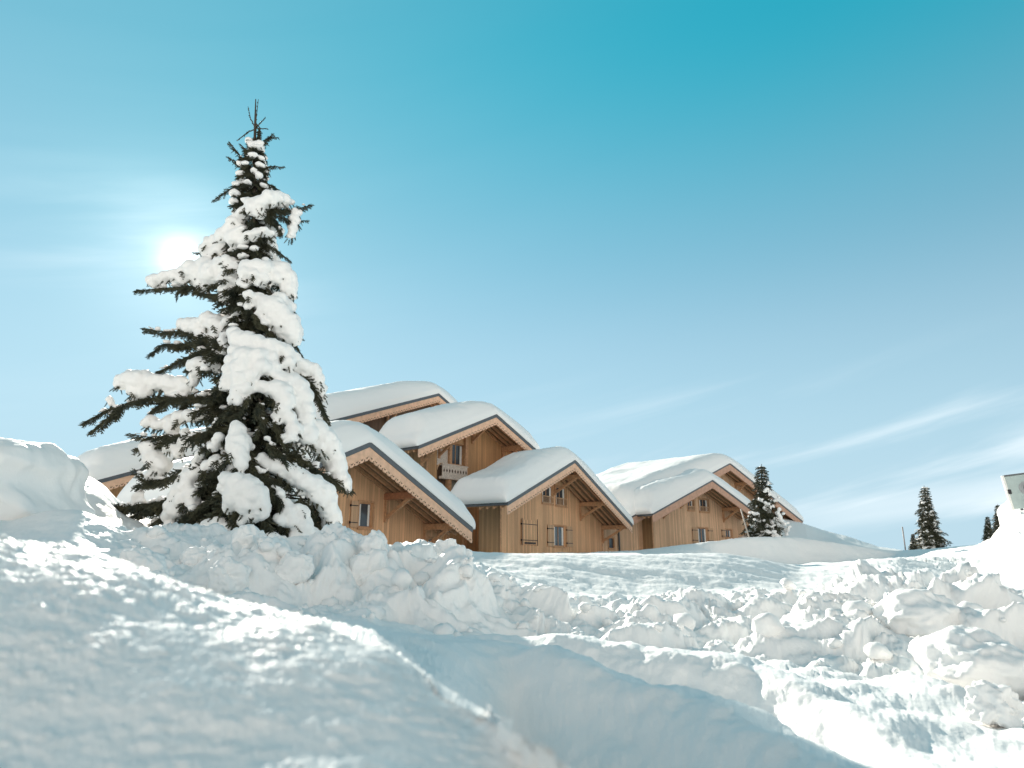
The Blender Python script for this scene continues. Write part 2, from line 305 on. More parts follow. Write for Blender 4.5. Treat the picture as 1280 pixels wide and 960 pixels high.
# ------------------------------------------------------------------ ground
#@ground
# survey of the snow: for each bearing, distance and sight line of its successive crests and hollows
# rows: foot, low, mid, crest A | hollow, crest B, hollow, crest C | hollow, face, crest D, back | mound, hollow, drift, house line
T = {
 -500: [(2.1,960),(2.5,830),(3.3,720),(5.2,620),(5.8,625),(6.2,622),(6.8,625),(7.2,620),(7.8,620),(8.6,600),(9.6,580),(12,600),(16.5,600),(18,620),(19,650),(22,660)],
 -150: [(2.1,960),(2.5,840),(3.3,740),(5.2,655),(5.8,670),(6.2,664),(6.8,670),(7.2,662),(7.8,664),(8.6,640),(9.6,610),(12,620),(16.5,580),(18,620),(19,650),(22,660)],
 0:    [(2.1,960),(2.5,850),(3.3,755),(5.2,674),(5.8,690),(6.2,684),(6.8,690),(7.2,682),(7.8,684),(8.6,672),(9.6,655),(12,645),(16.5,590),(18,620),(19,650),(22,660)],
 50:   [(2.1,960),(2.5,852),(3.3,760),(5.2,682),(5.8,698),(6.2,692),(6.8,697),(7.2,690),(7.8,688),(8.6,670),(9.8,640),(12,650),(16.5,590),(18,620),(19,650),(22,660)],
 90:   [(2.1,960),(2.5,853),(3.3,763),(5.2,688),(5.8,705),(6.2,700),(6.8,703),(7.2,696),(7.8,692),(8.6,670),(9.8,638),(12,660),(16.5,596),(18,620),(20,650),(22,660)],
 110:  [(2.1,960),(2.5,854),(3.3,766),(5.15,692),(5.8,712),(6.2,705),(6.8,708),(7.2,702),(7.8,698),(8.6,682),(9.9,645),(12,664),(16.5,606),(18,625),(20,652),(22,660)],
 150:  [(2.1,960),(2.5,856),(3.3,770),(5.1,704),(5.8,722),(6.2,715),(6.8,718),(7.2,712),(7.8,706),(8.6,690),(10,660),(12,672),(16.5,640),(18,650),(20,660),(22,665)],
 220:  [(2.1,960),(2.5,858),(3.3,780),(5.0,727),(5.8,745),(6.2,738),(6.8,740),(7.2,733),(7.8,725),(8.8,705),(10,686),(12,690),(16.5,668),(18,668),(21,668),(24,668)],
 300:  [(2.1,960),(2.5,862),(3.3,795),(4.9,753),(5.7,775),(6.2,765),(6.8,768),(7.2,760),(7.8,750),(8.8,718),(10,686),(12,690),(16,682),(18,675),(22,672),(26,670)],
 400:  [(2.1,960),(2.5,870),(3.2,810),(4.7,774),(5.4,795),(5.9,783),(6.6,785),(7.2,775),(7.8,765),(8.8,727),(10,688),(13,690),(17,681),(20,672),(23,670),(28,672)],
 500:  [(2.1,960),(2.5,880),(3.1,825),(4.4,790),(4.8,812),(5.6,788),(6.4,800),(7.2,790),(7.8,780),(8.8,735),(10,684),(14,692),(20,688),(24,684),(28,684),(34,686)],
 560:  [(2.1,970),(2.4,910),(2.9,875),(3.7,850),(4.1,880),(5.2,795),(6.3,812),(7.2,800),(7.8,790),(8.8,742),(10,692),(14,698),(18,690),(26,692),(33,692),(38,692)],
 640:  [(2.1,980),(2.3,950),(2.6,925),(3.0,908),(3.4,925),(4.9,808),(6.0,826),(7.0,806),(8,812),(9.2,772),(10.5,724),(14,722),(17,692),(28,699),(34,694),(38,693)],
 700:  [(2.0,1000),(2.2,985),(2.4,968),(2.6,950),(3.0,972),(4.6,820),(5.6,838),(6.8,794),(8,815),(9.4,785),(11,750),(13,744),(17.5,691),(29,699),(36,695),(42,692)],
 800:  [(1.8,1060),(1.9,1050),(2.0,1040),(2.2,1020),(2.6,1010),(4.2,846),(5.2,860),(6.5,811),(8,822),(9.6,790),(12,752),(14,744),(18,692),(34,700),(44,688),(48,692)],
 900:  [(1.8,1060),(1.9,1060),(2.0,1050),(2.1,1040),(2.4,1030),(3.8,879),(4.8,892),(6.2,820),(8.2,828),(10,793),(12.5,746),(14.5,741),(19,693),(43,701),(44,676),(52,684)],
 950:  [(1.8,1060),(1.9,1060),(2.0,1050),(2.1,1045),(2.4,1040),(3.5,910),(4.4,920),(5.9,834),(8,834),(10,798),(12.5,744),(15,739),(19.5,699),(43.2,704),(45,670),(56,678)],
 1000: [(1.8,1060),(1.9,1060),(2.0,1050),(2.1,1050),(2.4,1040),(3.2,945),(4.0,945),(5.5,868),(7.8,832),(9.7,795),(12,740),(15,740),(20,709),(44.8,706),(46.5,671),(58,682)],
 1050: [(1.8,1060),(1.9,1060),(2.0,1050),(2.1,1050),(2.4,1045),(3.0,970),(3.7,965),(5.0,902),(7.2,846),(9.3,800),(11.5,736),(14.5,742),(20,706),(45,703),(46.5,679),(62,680)],
 1120: [(1.8,1060),(1.9,1060),(2.0,1055),(2.1,1050),(2.4,1050),(2.8,995),(3.4,985),(4.5,940),(6.5,870),(8.8,825),(11,723),(14,742),(21,700),(46.5,697),(48,689),(62,692)],
 1200: [(1.8,1060),(1.9,1060),(2.0,1055),(2.1,1050),(2.4,1050),(2.7,1005),(3.2,1000),(4.0,968),(6,885),(8.5,840),(11,726),(14,744),(25,700),(34,691),(48,684),(62,688)],
 1240: [(1.8,1060),(1.9,1060),(2.0,1055),(2.1,1050),(2.4,1050),(2.7,1005),(3.2,1000),(3.9,975),(5.9,890),(8.3,845),(11,742),(14,741),(25,686),(30,688),(48,680),(62,688)],
 1280: [(1.8,1060),(1.9,1060),(2.0,1055),(2.1,1050),(2.4,1050),(2.7,1010),(3.2,1005),(3.8,980),(5.8,898),(8,850),(11,763),(14,736),(25,645),(30,652),(48,670),(62,688)],
 1400: [(1.8,1060),(1.9,1060),(2.0,1055),(2.1,1050),(2.4,1050),(2.7,1010),(3.2,1005),(3.8,985),(5.8,900),(8,850),(11,760),(14,730),(25,600),(30,610),(48,660),(62,688)],
 1800: [(1.8,1060),(1.9,1060),(2.0,1055),(2.1,1050),(2.4,1050),(2.7,1010),(3.2,1005),(3.8,985),(5.8,900),(8,850),(11,760),(14,720),(25,600),(30,620),(48,660),(62,688)],
}
# height of the lumps by row (m) for a few bearings
AMP = {
 -500: [.0,.012,.012,.02,.03,.03,.03,.03,.03,.03,.03,.03,.03,.03,.03,.02],
 0:    [.0,.012,.012,.02,.02,.02,.02,.02,.02,.02,.02,.015,.01,.01,.01,.02],
 110:  [.0,.012,.012,.03,.05,.06,.06,.06,.05,.03,.015,.015,.01,.01,.01,.02],
 200:  [.0,.012,.012,.02,.06,.10,.10,.12,.16,.20,.20,.10,.03,.03,.03,.02],
 300:  [.0,.012,.012,.015,.03,.06,.08,.10,.18,.26,.26,.12,.03,.03,.03,.02],
 480:  [.0,.012,.02,.035,.03,.02,.04,.05,.14,.28,.28,.10,.03,.03,.03,.02],
 640:  [.0,.02,.035,.035,.02,.03,.04,.05,.10,.24,.22,.04,.02,.02,.02,.02],
 800:  [.0,.03,.03,.03,.05,.08,.06,.06,.10,.22,.22,.03,.012,.02,.02,.02],
 950:  [.0,.03,.03,.03,.03,.05,.05,.07,.12,.22,.22,.03,.012,.02,.02,.02],
 1050: [.0,.03,.03,.03,.03,.03,.04,.06,.09,.26,.30,.04,.02,.02,.02,.02],
 1200: [.0,.03,.03,.03,.03,.03,.04,.06,.09,.28,.32,.05,.14,.04,.02,.02],
 1280: [.0,.03,.03,.03,.03,.03,.04,.06,.09,.28,.32,.05,.24,.12,.02,.02],
 1800: [.0,.03,.03,.03,.03,.04,.05,.07,.14,.30,.32,.05,.24,.12,.02,.02],
}
def build_ground():
    NEAR = (.56, .538, .48, .41, .66, .92)
    bx = sorted(T); nr = 16
    ab = np.array([ray(p, 700)[0] for p in bx]); ang = np.arctan(ab)
    RR = np.zeros((len(bx), nr)); ZZ = np.zeros((len(bx), nr))
    for i, p in enumerate(bx):
        row = list(T[p])
        if 600 < p < 1100: row[6] = (row[7][0]-.55, row[6][1]+18)
        for j, (Y, py) in enumerate(row):
            Y = Y*(NEAR[j] if j < 6 else 1)
            if j == 4 and 600 < p < 1130: Y = row[5][0]*.92*.82; py = row[5][1]+165
            a, t = ray(p, py); RR[i, j] = Y/math.cos(ang[i]); ZZ[i, j] = t*Y
    inview = np.linspace(ang[0], ang[-1], 1400)
    rest = np.linspace(ang[-1], ang[0]+2*math.pi, 90)[1:-1]
    A = np.concatenate([inview, rest]); na = len(A)
    def interp_cols(tab, xs):
        out = np.zeros((na, tab.shape[1])); ker = np.exp(-np.linspace(-2, 2, 25)**2); ker /= ker.sum()
        for j in range(tab.shape[1]):
            h = 34 if j < 8 else 12; ker = np.exp(-np.linspace(-2, 2, 2*h+1)**2); ker /= ker.sum()
            v = np.interp(inview, xs, tab[:, j]); v = np.convolve(np.pad(v, h, mode='edge'), ker, 'valid')
            # smooth join behind the camera
            t = (rest-ang[-1])/(ang[0]+2*math.pi-ang[-1]); out[:, j] = np.concatenate([v, v[-1]*(1-t)+v[0]*t])
        return out
    R = interp_cols(RR, ang); Z = interp_cols(ZZ, ang)
    am_x = np.arctan(np.array([ray(p, 700)[0] for p in sorted(AMP)])); AM = interp_cols(np.array([AMP[p] for p in sorted(AMP)]), am_x)
    # prepend the snow underfoot, append the far country
    one = np.ones((na, 1))
    farb = np.interp(A, np.arctan([ray(p, 700)[0] for p in (600, 860, 930, 985, 1030, 1060, 1100, 1140)]), [692, 684, 664, 651, 664, 671, 684, 690])
    far = np.array([78*math.tan(math.atan((480-q)/FPX)+PITCH) for q in farb])[:, None]
    R = np.hstack([one*.05, one*.4, R, np.maximum(R[:, -1:]+14, 78), one*150, one*900, one*6000])
    Z = np.hstack([one*-.5, one*-.5, Z, far, one*-6, one*-60, one*-500])
    AM = np.hstack([one*0, one*.01, AM, one*.03, one*.2, one*3, one*8])
    nsub = [3, 6, 36, 52, 70, 26, 34, 22, 34, 22, 44, 50, 36, 40, 22, 22, 18, 12, 8, 8, 8]
    K = R.shape[1]; assert len(nsub) == K-1, (K, len(nsub))
    # monotone slopes (in row space via r)
    h = np.diff(R, axis=1); dl = np.diff(Z, axis=1)/h; m = np.zeros_like(Z)
    for k in range(1, K-1):
        s = dl[:, k-1]*dl[:, k] > 0
        w1 = 2*h[:, k]+h[:, k-1]; w2 = h[:, k]+2*h[:, k-1]
        with np.errstate(divide='ignore', invalid='ignore'):
            m[:, k] = np.where(s, (w1+w2)/(w1/dl[:, k-1]+w2/dl[:, k]), 0)
    rs, zs, am, rowt = [], [], [], []
    for k in range(K-1):
        for q in range(nsub[k]):
            t = q/nsub[k]; h00 = 2*t**3-3*t*t+1; h10 = t**3-2*t*t+t; h01 = -2*t**3+3*t*t; h11 = t**3-t*t
            rs.append(R[:, k]+h[:, k]*t); zs.append(h00*Z[:, k]+h10*h[:, k]*m[:, k]+h01*Z[:, k+1]+h11*h[:, k]*m[:, k+1])
            am.append(AM[:, k]*(1-t)+AM[:, k+1]*t); rowt.append(k+t)
    rs.append(R[:, -1]); zs.append(Z[:, -1]); am.append(AM[:, -1])
    r = np.array(rs); z = np.array(zs)+CZ; am = np.array(am); nrw = len(r)
    X = r*np.sin(A)[None]; Y = r*np.cos(A)[None]
    P = np.stack([X.ravel(), Y.ravel(), z.ravel()], 1); a = am.ravel()[:, None]
    # normals of the smooth sheet
    G = P.reshape(nrw, na, 3); du = np.roll(G, -1, 1)-np.roll(G, 1, 1); dv = np.gradient(G, axis=0)
    n = np.cross(du, dv).reshape(-1, 3); n /= np.linalg.norm(n, axis=1)[:, None]+1e-9; n *= np.sign(n[:, 2:3]+1e-9)
    A_ = a[:, 0]; rr = r.ravel(); big = np.clip((A_-.04)/.09, 0, 1); disp = np.zeros(len(P))
    def part(mask, fn):
        k = np.nonzero(mask)[0]; disp[k] += fn(P[k], k)
    def lumpy(Q, k):
        wp = Q+np.stack([fbm(Q*.9, 2, 3), fbm(Q*.9, 2, 13), fbm(Q*.9, 2, 23)], 1)*.28
        crisp = np.clip((np.arctan2(Q[:, 0], Q[:, 1])+.05)/.25, 0, 1)
        d = (billow(wp*.62, 2, 8)*1.35+billow(wp*1.5+4, 4, 18)*.75+lumps(wp*.9, 1)*(.35+.2*crisp)+lumps(wp*2.3+7, 2)*(.04+.08*crisp)+lumps(wp*6+3, 4)*.035*crisp+fbm(Q*4, 4, 28)*(.10+.05*crisp)-1.3-.1*crisp)
        return A_[k]*big[k]*d*1.1
    part(A_ > .025, lumpy)
    part(A_ < .12, lambda Q, k: A_[k]*(1-big[k])*(fbm(Q*.9, 3, 31)*1.3+fbm(Q*4, 4, 41)*.45))
    # wind texture on the close slope
    nearm = np.clip((5-rr)/2, 0, 1)*np.clip((rr-.5)/.5, 0, 1)*(1-big)
    def windtex(Q, k):
        tex = fbm(Q*np.array([18, 30.0, 20]), 5, 61, .66)+1.0*fbm(Q*np.array([5, 8, 5]), 3, 66); tex = np.where(tex > 0, tex, tex*.6)
        left = np.clip((.35-np.arctan2(Q[:, 0], Q[:, 1]))/.3, 0.25, 1)
        return nearm[k]*tex*.0048*left*np.clip(rr[k]/1.6, .5, 1.6)
    part(nearm > 0, windtex)
    # wind ripples on the sunlit field
    fieldm = np.clip((rr-12)/3, 0, 1)*np.clip((60-rr)/10, 0, 1)*(1-big)
    part(fieldm > 0, lambda Q, k: fieldm[k]*(fbm(Q*np.array([.5, 2.2, 1]), 4, 71)*.03+fbm(Q*np.array([.25, .5, 1]), 2, 75)*.05))
    P2 = P+n*disp[:, None]
    idx = np.arange(nrw*na).reshape(nrw, na); a0 = idx[:-1]; a1 = idx[1:]
    F = np.stack([a0, np.roll(a0, -1, 1), np.roll(a1, -1, 1), a1], -1).reshape(-1, 4)[:, ::-1]
    o = npmesh('ground', P2, F, M['snow']); tag(o, 'deep ploughed and wind blown snow covering the whole ground', kind='structure')
    return P2.reshape(nrw, na, 3), A, r, n.reshape(nrw, na, 3), am
GR, GA, GRr, GN, GAM = build_ground()
def ground_z(x, y):
    az = math.atan2(x, y); j = int(np.argmin(np.abs(GA-az))); rr = math.hypot(x, y)
    return float(np.interp(rr, np.hypot(GR[:, j, 0], GR[:, j, 1]), GR[:, j, 2]))

# ------------------------------------------------------------------ loose snow: chunks scattered over the ploughed bank
def chunk(rad, seed, sub=3, sq=(1, 1, .8), rough=.25, sharp=.0):
    import bmesh
    bm = bmesh.new(); bmesh.ops.create_icosphere(bm, subdivisions=sub, radius=1)
    V = np.array([v.co[:] for v in bm.verts]); F = np.array([[v.index for v in f.verts] for f in bm.faces]); bm.free()
    n = fbm(V*1.3+seed*3.7, 3, seed % 50)
    V = V*(1+rough*n)[:, None]
    if sharp:
        rg = np.random.default_rng(seed)
        for _ in range(5):
            d = rg.normal(size=3); d /= np.linalg.norm(d); c = .62+.2*rg.random(); q = V@d; V = V-np.outer(np.maximum(0, q-c)*sharp, d)
    return V*np.array(sq)*rad, F
def scatter_chunks():
    Vs, Fs, off = [], [], 0
    bases = [chunk(1, s, 2, (1, .95, .75), .35, .7) for s in range(8)]
    nrw, na = GAM.shape; pick = []
    tot = 0
    cand = RNG.integers(0, 1400, 60000), RNG.integers(60, 420, 60000)
    for j, i in zip(*cand):
        if i >= nrw or GAM[i, j] < .09: continue
        p = GR[i, j]
        if p[1] > 30 or p[1] < 5: continue
        pick.append((p, GN[i, j], GAM[i, j]))
        if len(pick) >= 240: break
    for p, n, am in pick:
        s = float(min(.30, .025+RNG.exponential(.038)))*min(1, am/.2)
        V, F = bases[int(RNG.integers(8))]; q = Matrix.Rotation(float(RNG.uniform(0, 6.28)), 3, 'Z') @ Matrix.Rotation(float(RNG.normal(0, .5)), 3, 'X')
        V2 = V@np.array(q).T*s+p+n*s*.25
        Vs.append(V2); Fs.append(F+off); off += len(V2)
    o = npmesh('snow_rubble', np.vstack(Vs), np.vstack(Fs), M['snow']); tag(o, 'loose crumbs of snow strewn over the ploughed bank', 'snow rubble', kind='stuff')
scatter_chunks()
def block(name, px, py, Y, w, h, seed, label, tilt=0, sharp=.6, rough=.22, deep=None):
    """a single lump of snow, w x h in sight-line pixels, centre at px,py"""
    s = Y/FPX; V, F = chunk(1, seed, 5, (w*s/2, (deep or min(w, h))*s/2, h*s/2), rough, sharp)
    d = fbm(V*3+seed, 5, 5)*.06+fbm(V*14+seed, 3, 15)*.012+lumps(np.stack([V[:, 0]+V[:, 1], V[:, 2]], 1)*5, 6)*.03; V = V+V/np.linalg.norm(V, axis=1)[:, None]*d[:, None]
    o = npmesh(name, V, F, M['snow']); o.location = W(px, py, Y); o.rotation_euler = (0, tilt, 0)
    tag(o, label, 'snow lump', 'big lumps of snow on the ploughed bank'); return o
block('snow_lump', 178, 712, 7.3, 62, 40, 3, 'rounded lump of snow at the left end of the bank, above the small ball', .25, .4)
block('snow_lump', 193, 729, 6.9, 32, 30, 4, 'small ball of snow leaning on the bigger lump left of the tree', 0, .1, .1)
block('snow_lump', 284, 722, 8.3, 44, 46, 5, 'round snow ball low in the shaded bank below the spruce', 0, .15, .12)
block('snow_lump', 311, 680, 9.3, 40, 36, 6, 'pale slab of snow standing up against the foot of the spruce', -.5, .7)
block('snow_lump', 358, 716, 8.7, 64, 40, 7, 'wide flat topped block of snow mid bank, right of the round ball', -.4, .9)
block('snow_lump', 468, 690, 9.5, 38, 46, 8, 'tall upright block of snow on the bank in front of the chalet window', .05, .5)
block('snow_lump', 458, 718, 9.2, 40, 60, 12, 'rough slab of snow under the upright block, in the shaded bank', .3, .7)
block('snow_lump', 560, 688, 9.8, 34, 26, 10, 'jagged lump of snow on the bank crest below the corner of the first chalet roof', .2, .8)
block('snow_lump', 241, 700, 8.8, 26, 24, 11, 'small round lump of snow at the bank crest left of the spruce foot', 0, .3)
block('snow_lump', 1150, 772, 9.6, 105, 62, 13, 'huge smooth boulder of snow in the heap at right', -.1, .5, .22, 110)
block('snow_lump', 1222, 832, 7.4, 120, 84, 14, 'broad rounded slab of snow at the near foot of the right heap', .1, .4, .2, 120)
block('snow_lump', 1246, 886, 5.6, 60, 46, 15, 'broken lump of snow low at the right edge', .2, .9, .4)
# wind-carved drifts at the left
def drift_wall(name, prof, Y0, th, label, seed, amp=.04):
    """prof: outline points (px,py) of a free-standing drift, closed; given depth th and rounded"""
    pts = [W(px, py, Y0) for px, py in prof]; c = sum(pts, Vector())/len(pts)
    P = np.array([p[:] for p in pts])
    # resample the outline
    Q = np.vstack([P, P[:1]]); L = np.r_[0, np.cumsum(np.linalg.norm(np.diff(Q, axis=0), axis=1))]; n = 220
    s = np.linspace(0, L[-1], n, endpoint=False); O = np.stack([np.interp(s, L, Q[:, k]) for k in range(3)], 1)
    ker = np.exp(-np.linspace(-1.6, 1.6, 9)**2); ker /= ker.sum()
    for k in range(3): O[:, k] = np.convolve(np.pad(O[:, k], 4, mode='wrap'), ker, 'valid')
    rings = []; m = 46
    ctr = np.array(c[:])
    for i in range(m+1):
        t = i/m*math.pi; sc = math.sin(t)**.42; yo = -math.cos(t)*th/2
        R_ = ctr+(O-ctr)*max(sc, .02); R_[:, 1] += yo; rings.append(R_)
    V = np.array(rings).reshape(-1, 3); idx = np.arange((m+1)*n).reshape(m+1, n)
    F = np.stack([idx[:-1], np.roll(idx[:-1], -1, 1), np.roll(idx[1:], -1, 1), idx[1:]], -1).reshape(-1, 4)
    V = V+np.stack([fbm(V*1.2, 3, seed), fbm(V*1.2, 3, seed+5), fbm(V*1.2, 3, seed+9)], 1)*amp
    o = npmesh(name, V, F, M['snow']); tag(o, label, kind='structure'); return o
drift_wall('snow_drift', [(-120, 560), (-60, 545), (0, 554), (30, 553), (58, 556), (74, 562), (80, 572), (79, 585), (72, 597), (70, 610), (75, 625), (84, 640), (84, 655), (40, 690), (-40, 720), (-140, 720)], 10.6, 2.2, 'tall overhanging wind carved snow drift at the left edge', 3, .09)
drift_wall('snow_drift', [(-90, 540), (-30, 543), (5, 550), (24, 556), (10, 600), (-60, 620), (-120, 600)], 12.8, 2.0, 'snow drift crest peeping over the overhanging drift at far left', 7)

# ------------------------------------------------------------------ chalets
#@chalet
class Chalet:
    def __init__(s, label, peak, Y, al, ph, left, right, depth, ov=1.4, group='timber chalets under thick snow', kind='chalet', wall='wall', base=-3.0, fascia='fascia', fh=.52, cut=True, trim=.2, wl=None, wr=None):
        s.al = math.radians(al); s.ph = math.radians(ph); s.tan = math.tan(s.ph); s.ov = ov; s.depth = depth
        s.P = W(peak[0], peak[1], Y); s.g = Vector((math.cos(s.al), math.sin(s.al), 0)); s.r = Vector((-math.sin(s.al), math.cos(s.al), 0))
        s.root = empty('chalet', s.P, s.al); tag(s.root, label, 'chalet', group)
        s.uL = s.loc(left[0], left[1], 0)[0] if isinstance(left, tuple) else left
        s.uR = s.loc(right[0], right[1], 0)[0] if isinstance(right, tuple) else right
        s.trim = trim; s.fh = fh; s.wall = wall; s.base = base; s.fm = fascia
        s.wl = s.uL+1.2 if wl is None else (s.loc(wl, 680, ov)[0] if wl > 5 else wl)
        s.wr = s.uR-1.5 if wr is None else (s.loc(wr, 680, ov)[0] if wr > 60 else wr)
        s.zb = base-(s.P.z-CZ)      # local z of the wall foot, base is relative to eye level
        s.roof(); s.barge(cut)
    def loc(s, px, py, v=None):
        """sight line met with the plane local y = v"""
        if v is None: v = s.ov
        a, t = ray(px, py); d = Vector((a, 1, t)); o = Vector((0, 0, CZ)); q = s.P+s.r*v
        k = (q-o).dot(s.r)/d.dot(s.r); p = o+d*k-s.P
        return p.dot(s.g), p.z
    def top(s, u): return -s.tan*abs(u)
    def roof(s):
        b = MB(); th = .16; t = s.tan
        for u0 in (s.uL, s.uR):
            pts = [(0, 0), (u0, -t*abs(u0)), (u0, -t*abs(u0)-th), (0, -th)]
            if u0 < 0: pts = pts[::-1]
            b.prism(pts, .012, s.depth)
        s.roof_o = b.build('roof', M['metal'], s.root)
        # soffit boards and rafters
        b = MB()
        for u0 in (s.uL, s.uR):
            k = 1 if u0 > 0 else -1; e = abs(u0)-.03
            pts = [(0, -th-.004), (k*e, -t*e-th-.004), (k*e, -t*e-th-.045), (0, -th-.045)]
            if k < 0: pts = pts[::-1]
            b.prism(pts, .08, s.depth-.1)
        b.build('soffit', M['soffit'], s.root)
        for u0 in (s.uL, s.uR):
            k = 1 if u0 > 0 else -1; e = abs(u0)-.08
            for v in np.arange(.42, s.ov, .46):
                b = MB(); pts = [(0, -th-.045), (k*e, -t*e-th-.045), (k*e, -t*e-th-.20), (0, -th-.20)]
                if k < 0: pts = pts[::-1]
                b.prism(pts, v, v+.11); b.build('rafter', M['beam'], s.root)
    def barge(s, cut):
        t = s.tan; tr = s.trim; fh = s.fh
        for u0 in (s.uL, s.uR):
            k = 1 if u0 > 0 else -1; e = abs(u0)
            def strip(z0, z1, y0, y1, mat, name, d=0):
                b = MB(); pts = [(0, z0), (k*(e+d), -t*(e+d)+z0), (k*(e+d), -t*(e+d)+z1), (0, z1)]
                if k < 0: pts = pts[::-1]
                b.prism(pts, y0, y1); return b
            strip(.03, -tr, -.05, .01, None, '').build('roof_edge', M['metal'], s.root)
            b = strip(-tr-.002, -tr-fh*.62, -.02, .035, None, '', -.01)
            # lower scalloped strip, dark chips laid on as the painted shade of cut-outs
            n = int(e/.26)
            zt = -tr-fh*.62
            pts = [(0, zt)]
            low = -tr-fh
            m0 = strip(zt, low+.07, -.035, .02, None, '', -.01)
            off = len(b.v); b.v += m0.v; b.f += [tuple(i+off for i in f) for f in m0.f]; b.m += m0.m; b.sm += m0.sm
            for q in range(n):
                c = k*(q+.5)*e/n; w = e/n*.43; zc = -t*abs(c)+low+.072
                ll = zc+t*w*(1 if True else 0)
                # hanging tooth
                zl = -t*abs(c-w)+low+.072; zr = -t*abs(c+w)+low+.072
                b.prism([(c-w, zl), (c-w*.6, (zl*.8+zr*.2)-.045), (c+w*.6, (zl*.2+zr*.8)-.045), (c+w, zr)], -.035, .02)
                if cut:
                    z0 = -t*abs(c)+low+.15; dw = .075; sl = -t*k
                    b.prism([(c-dw, z0+.04-sl*dw), (c, z0-.045), (c+dw, z0+.04+sl*dw), (c, z0+.012)], -.040, -.036, 1)
                    c2 = c+k*e/n*.5
                    if abs(c2) < e-.1:
                        z0 = -t*abs(c2)+low+.10
                        b.prism([(c2-.035, z0), (c2, z0-.03), (c2+.035, z0), (c2, z0+.03)], -.040, -.036, 1)
            b.build('bargeboard', [M[s.fm], M['cut']], s.root)
    def walls(s, openings=(), side='both', right_mat=None):
        """gable wall with real openings; openings (u0,u1,z0,z1) local"""
        under = lambda u: s.top(u)-.21
        xs = sorted({s.wl, s.wr, 0.0, *[o[0] for o in openings], *[o[1] for o in openings]}); xs = [x for x in xs if s.wl-1e-6 <= x <= s.wr+1e-6]
        b = MB(); v = s.ov; dp = .22
        for x0, x1 in zip(xs, xs[1:]):
            if x1-x0 < 1e-4: continue
            ops = sorted([(o[2], o[3]) for o in openings if o[0] <= x0+1e-5 and o[1] >= x1-1e-5]); z = s.zb
            for a, c in ops:
                b.poly([(x0, v, z), (x1, v, z), (x1, v, a), (x0, v, a)]); z = c
            b.poly([(x0, v, z), (x1, v, z), (x1, v, under(x1)), (x0, v, under(x0))])
            b.poly([(x1, v+dp, s.zb), (x0, v+dp, s.zb), (x0, v+dp, under(x0)), (x1, v+dp, under(x1))]) if not ops else None
        for u0, u1, z0, z1 in openings:
            b.poly([(u0, v, z0), (u1, v, z0), (u1, v+dp, z0), (u0, v+dp, z0)]); b.poly([(u0, v, z1), (u0, v+dp, z1), (u1, v+dp, z1), (u1, v, z1)])
            b.poly([(u0, v, z0), (u0, v+dp, z0), (u0, v+dp, z1), (u0, v, z1)]); b.poly([(u1, v, z0), (u1, v, z1), (u1, v+dp, z1), (u1, v+dp, z0)])
        b.build('wall', M[s.wall], s.root)
        for u, k in ((s.wl, -1), (s.wr, 1)):
            b = MB(); x0, x1 = (u, u+.2) if k < 0 else (u-.2, u)
            b.hexa([(x0, v+.003, s.zb), (x1, v+.003, s.zb), (x1, s.depth-.3, s.zb), (x0, s.depth-.3, s.zb), (x0, v+.003, under(x0)), (x1, v+.003, under(x1)), (x1, s.depth-.3, under(x1)), (x0, s.depth-.3, under(x0))])
            b.build('side_wall', M['wall_side'], s.root)
            b = MB(); c = u+k*.02; b.box(min(c, c-k*.16), max(c, c-k*.16), v-.03, v+.001, s.zb, under(u)-.02); b.build('corner_board', M['beam'], s.root)
        b = MB(); b.hexa([(s.wl, s.depth-.3, s.zb), (s.wr, s.depth-.3, s.zb), (s.wr, s.depth-.1, s.zb), (s.wl, s.depth-.1, s.zb), (s.wl, s.depth-.3, under(s.wl)), (s.wr, s.depth-.3, under(s.wr)), (s.wr, s.depth-.1, under(s.wr)), (s.wl, s.depth-.1, under(s.wl))])
    def purlin(s, u, brace=True, mat='beam', w=.26, h=.30, front=.12, bl=.85):
        z = s.top(u)-.36-h/2; b = MB(); b.beam((u, front, z), (u, s.ov+.02, z), w, h); p = b.build('purlin', M[mat], s.root, bevel=.02)
        if brace:
            b = MB(); v0 = s.ov-.02; b.beam((u, v0, z-h/2-bl), (u, front+.35, z-h/2+.02), .13, .15, up=(0, -1, 1)); b.build('brace', M['beam'], s.root)
            b = MB(); b.box(u-.085, u+.085, s.ov-.12, s.ov-.003, z-h/2-bl-.15, z-h/2-.01); b.build('wall_post', M['beam'], s.root)
    def px_rect(s, x0, y0, x1, y1):
        u0, za = s.loc(x0, (y0+y1)/2); u1, zb = s.loc(x1, (y0+y1)/2)
        uc = (x0+x1)/2; zt = s.loc(uc, y0)[1]; zl = s.loc(uc, y1)[1]
        return (u0, u1, zl, zt)
    def window(s, o, shutters='', curtain=True, mull=True, rail=False):
        u0, u1, z0, z1 = o; v = s.ov+.13; f = .055
        b = MB(); b.box(u0, u1, v, v+.05, z0, z0+f); b.box(u0, u1, v, v+.05, z1-f, z1); b.box(u0, u0+f, v, v+.05, z0+f, z1-f); b.box(u1-f, u1, v, v+.05, z0+f, z1-f)
        if mull: c = (u0+u1)/2; b.box(c-.03, c+.03, v, v+.05, z0+f, z1-f)
        w = b.build('window', M['beam'], s.root)
        b = MB(); b.box(u0+f, u1-f, v+.022, v+.03, z0+f, z1-f); b.build('pane', M['glass'], w)
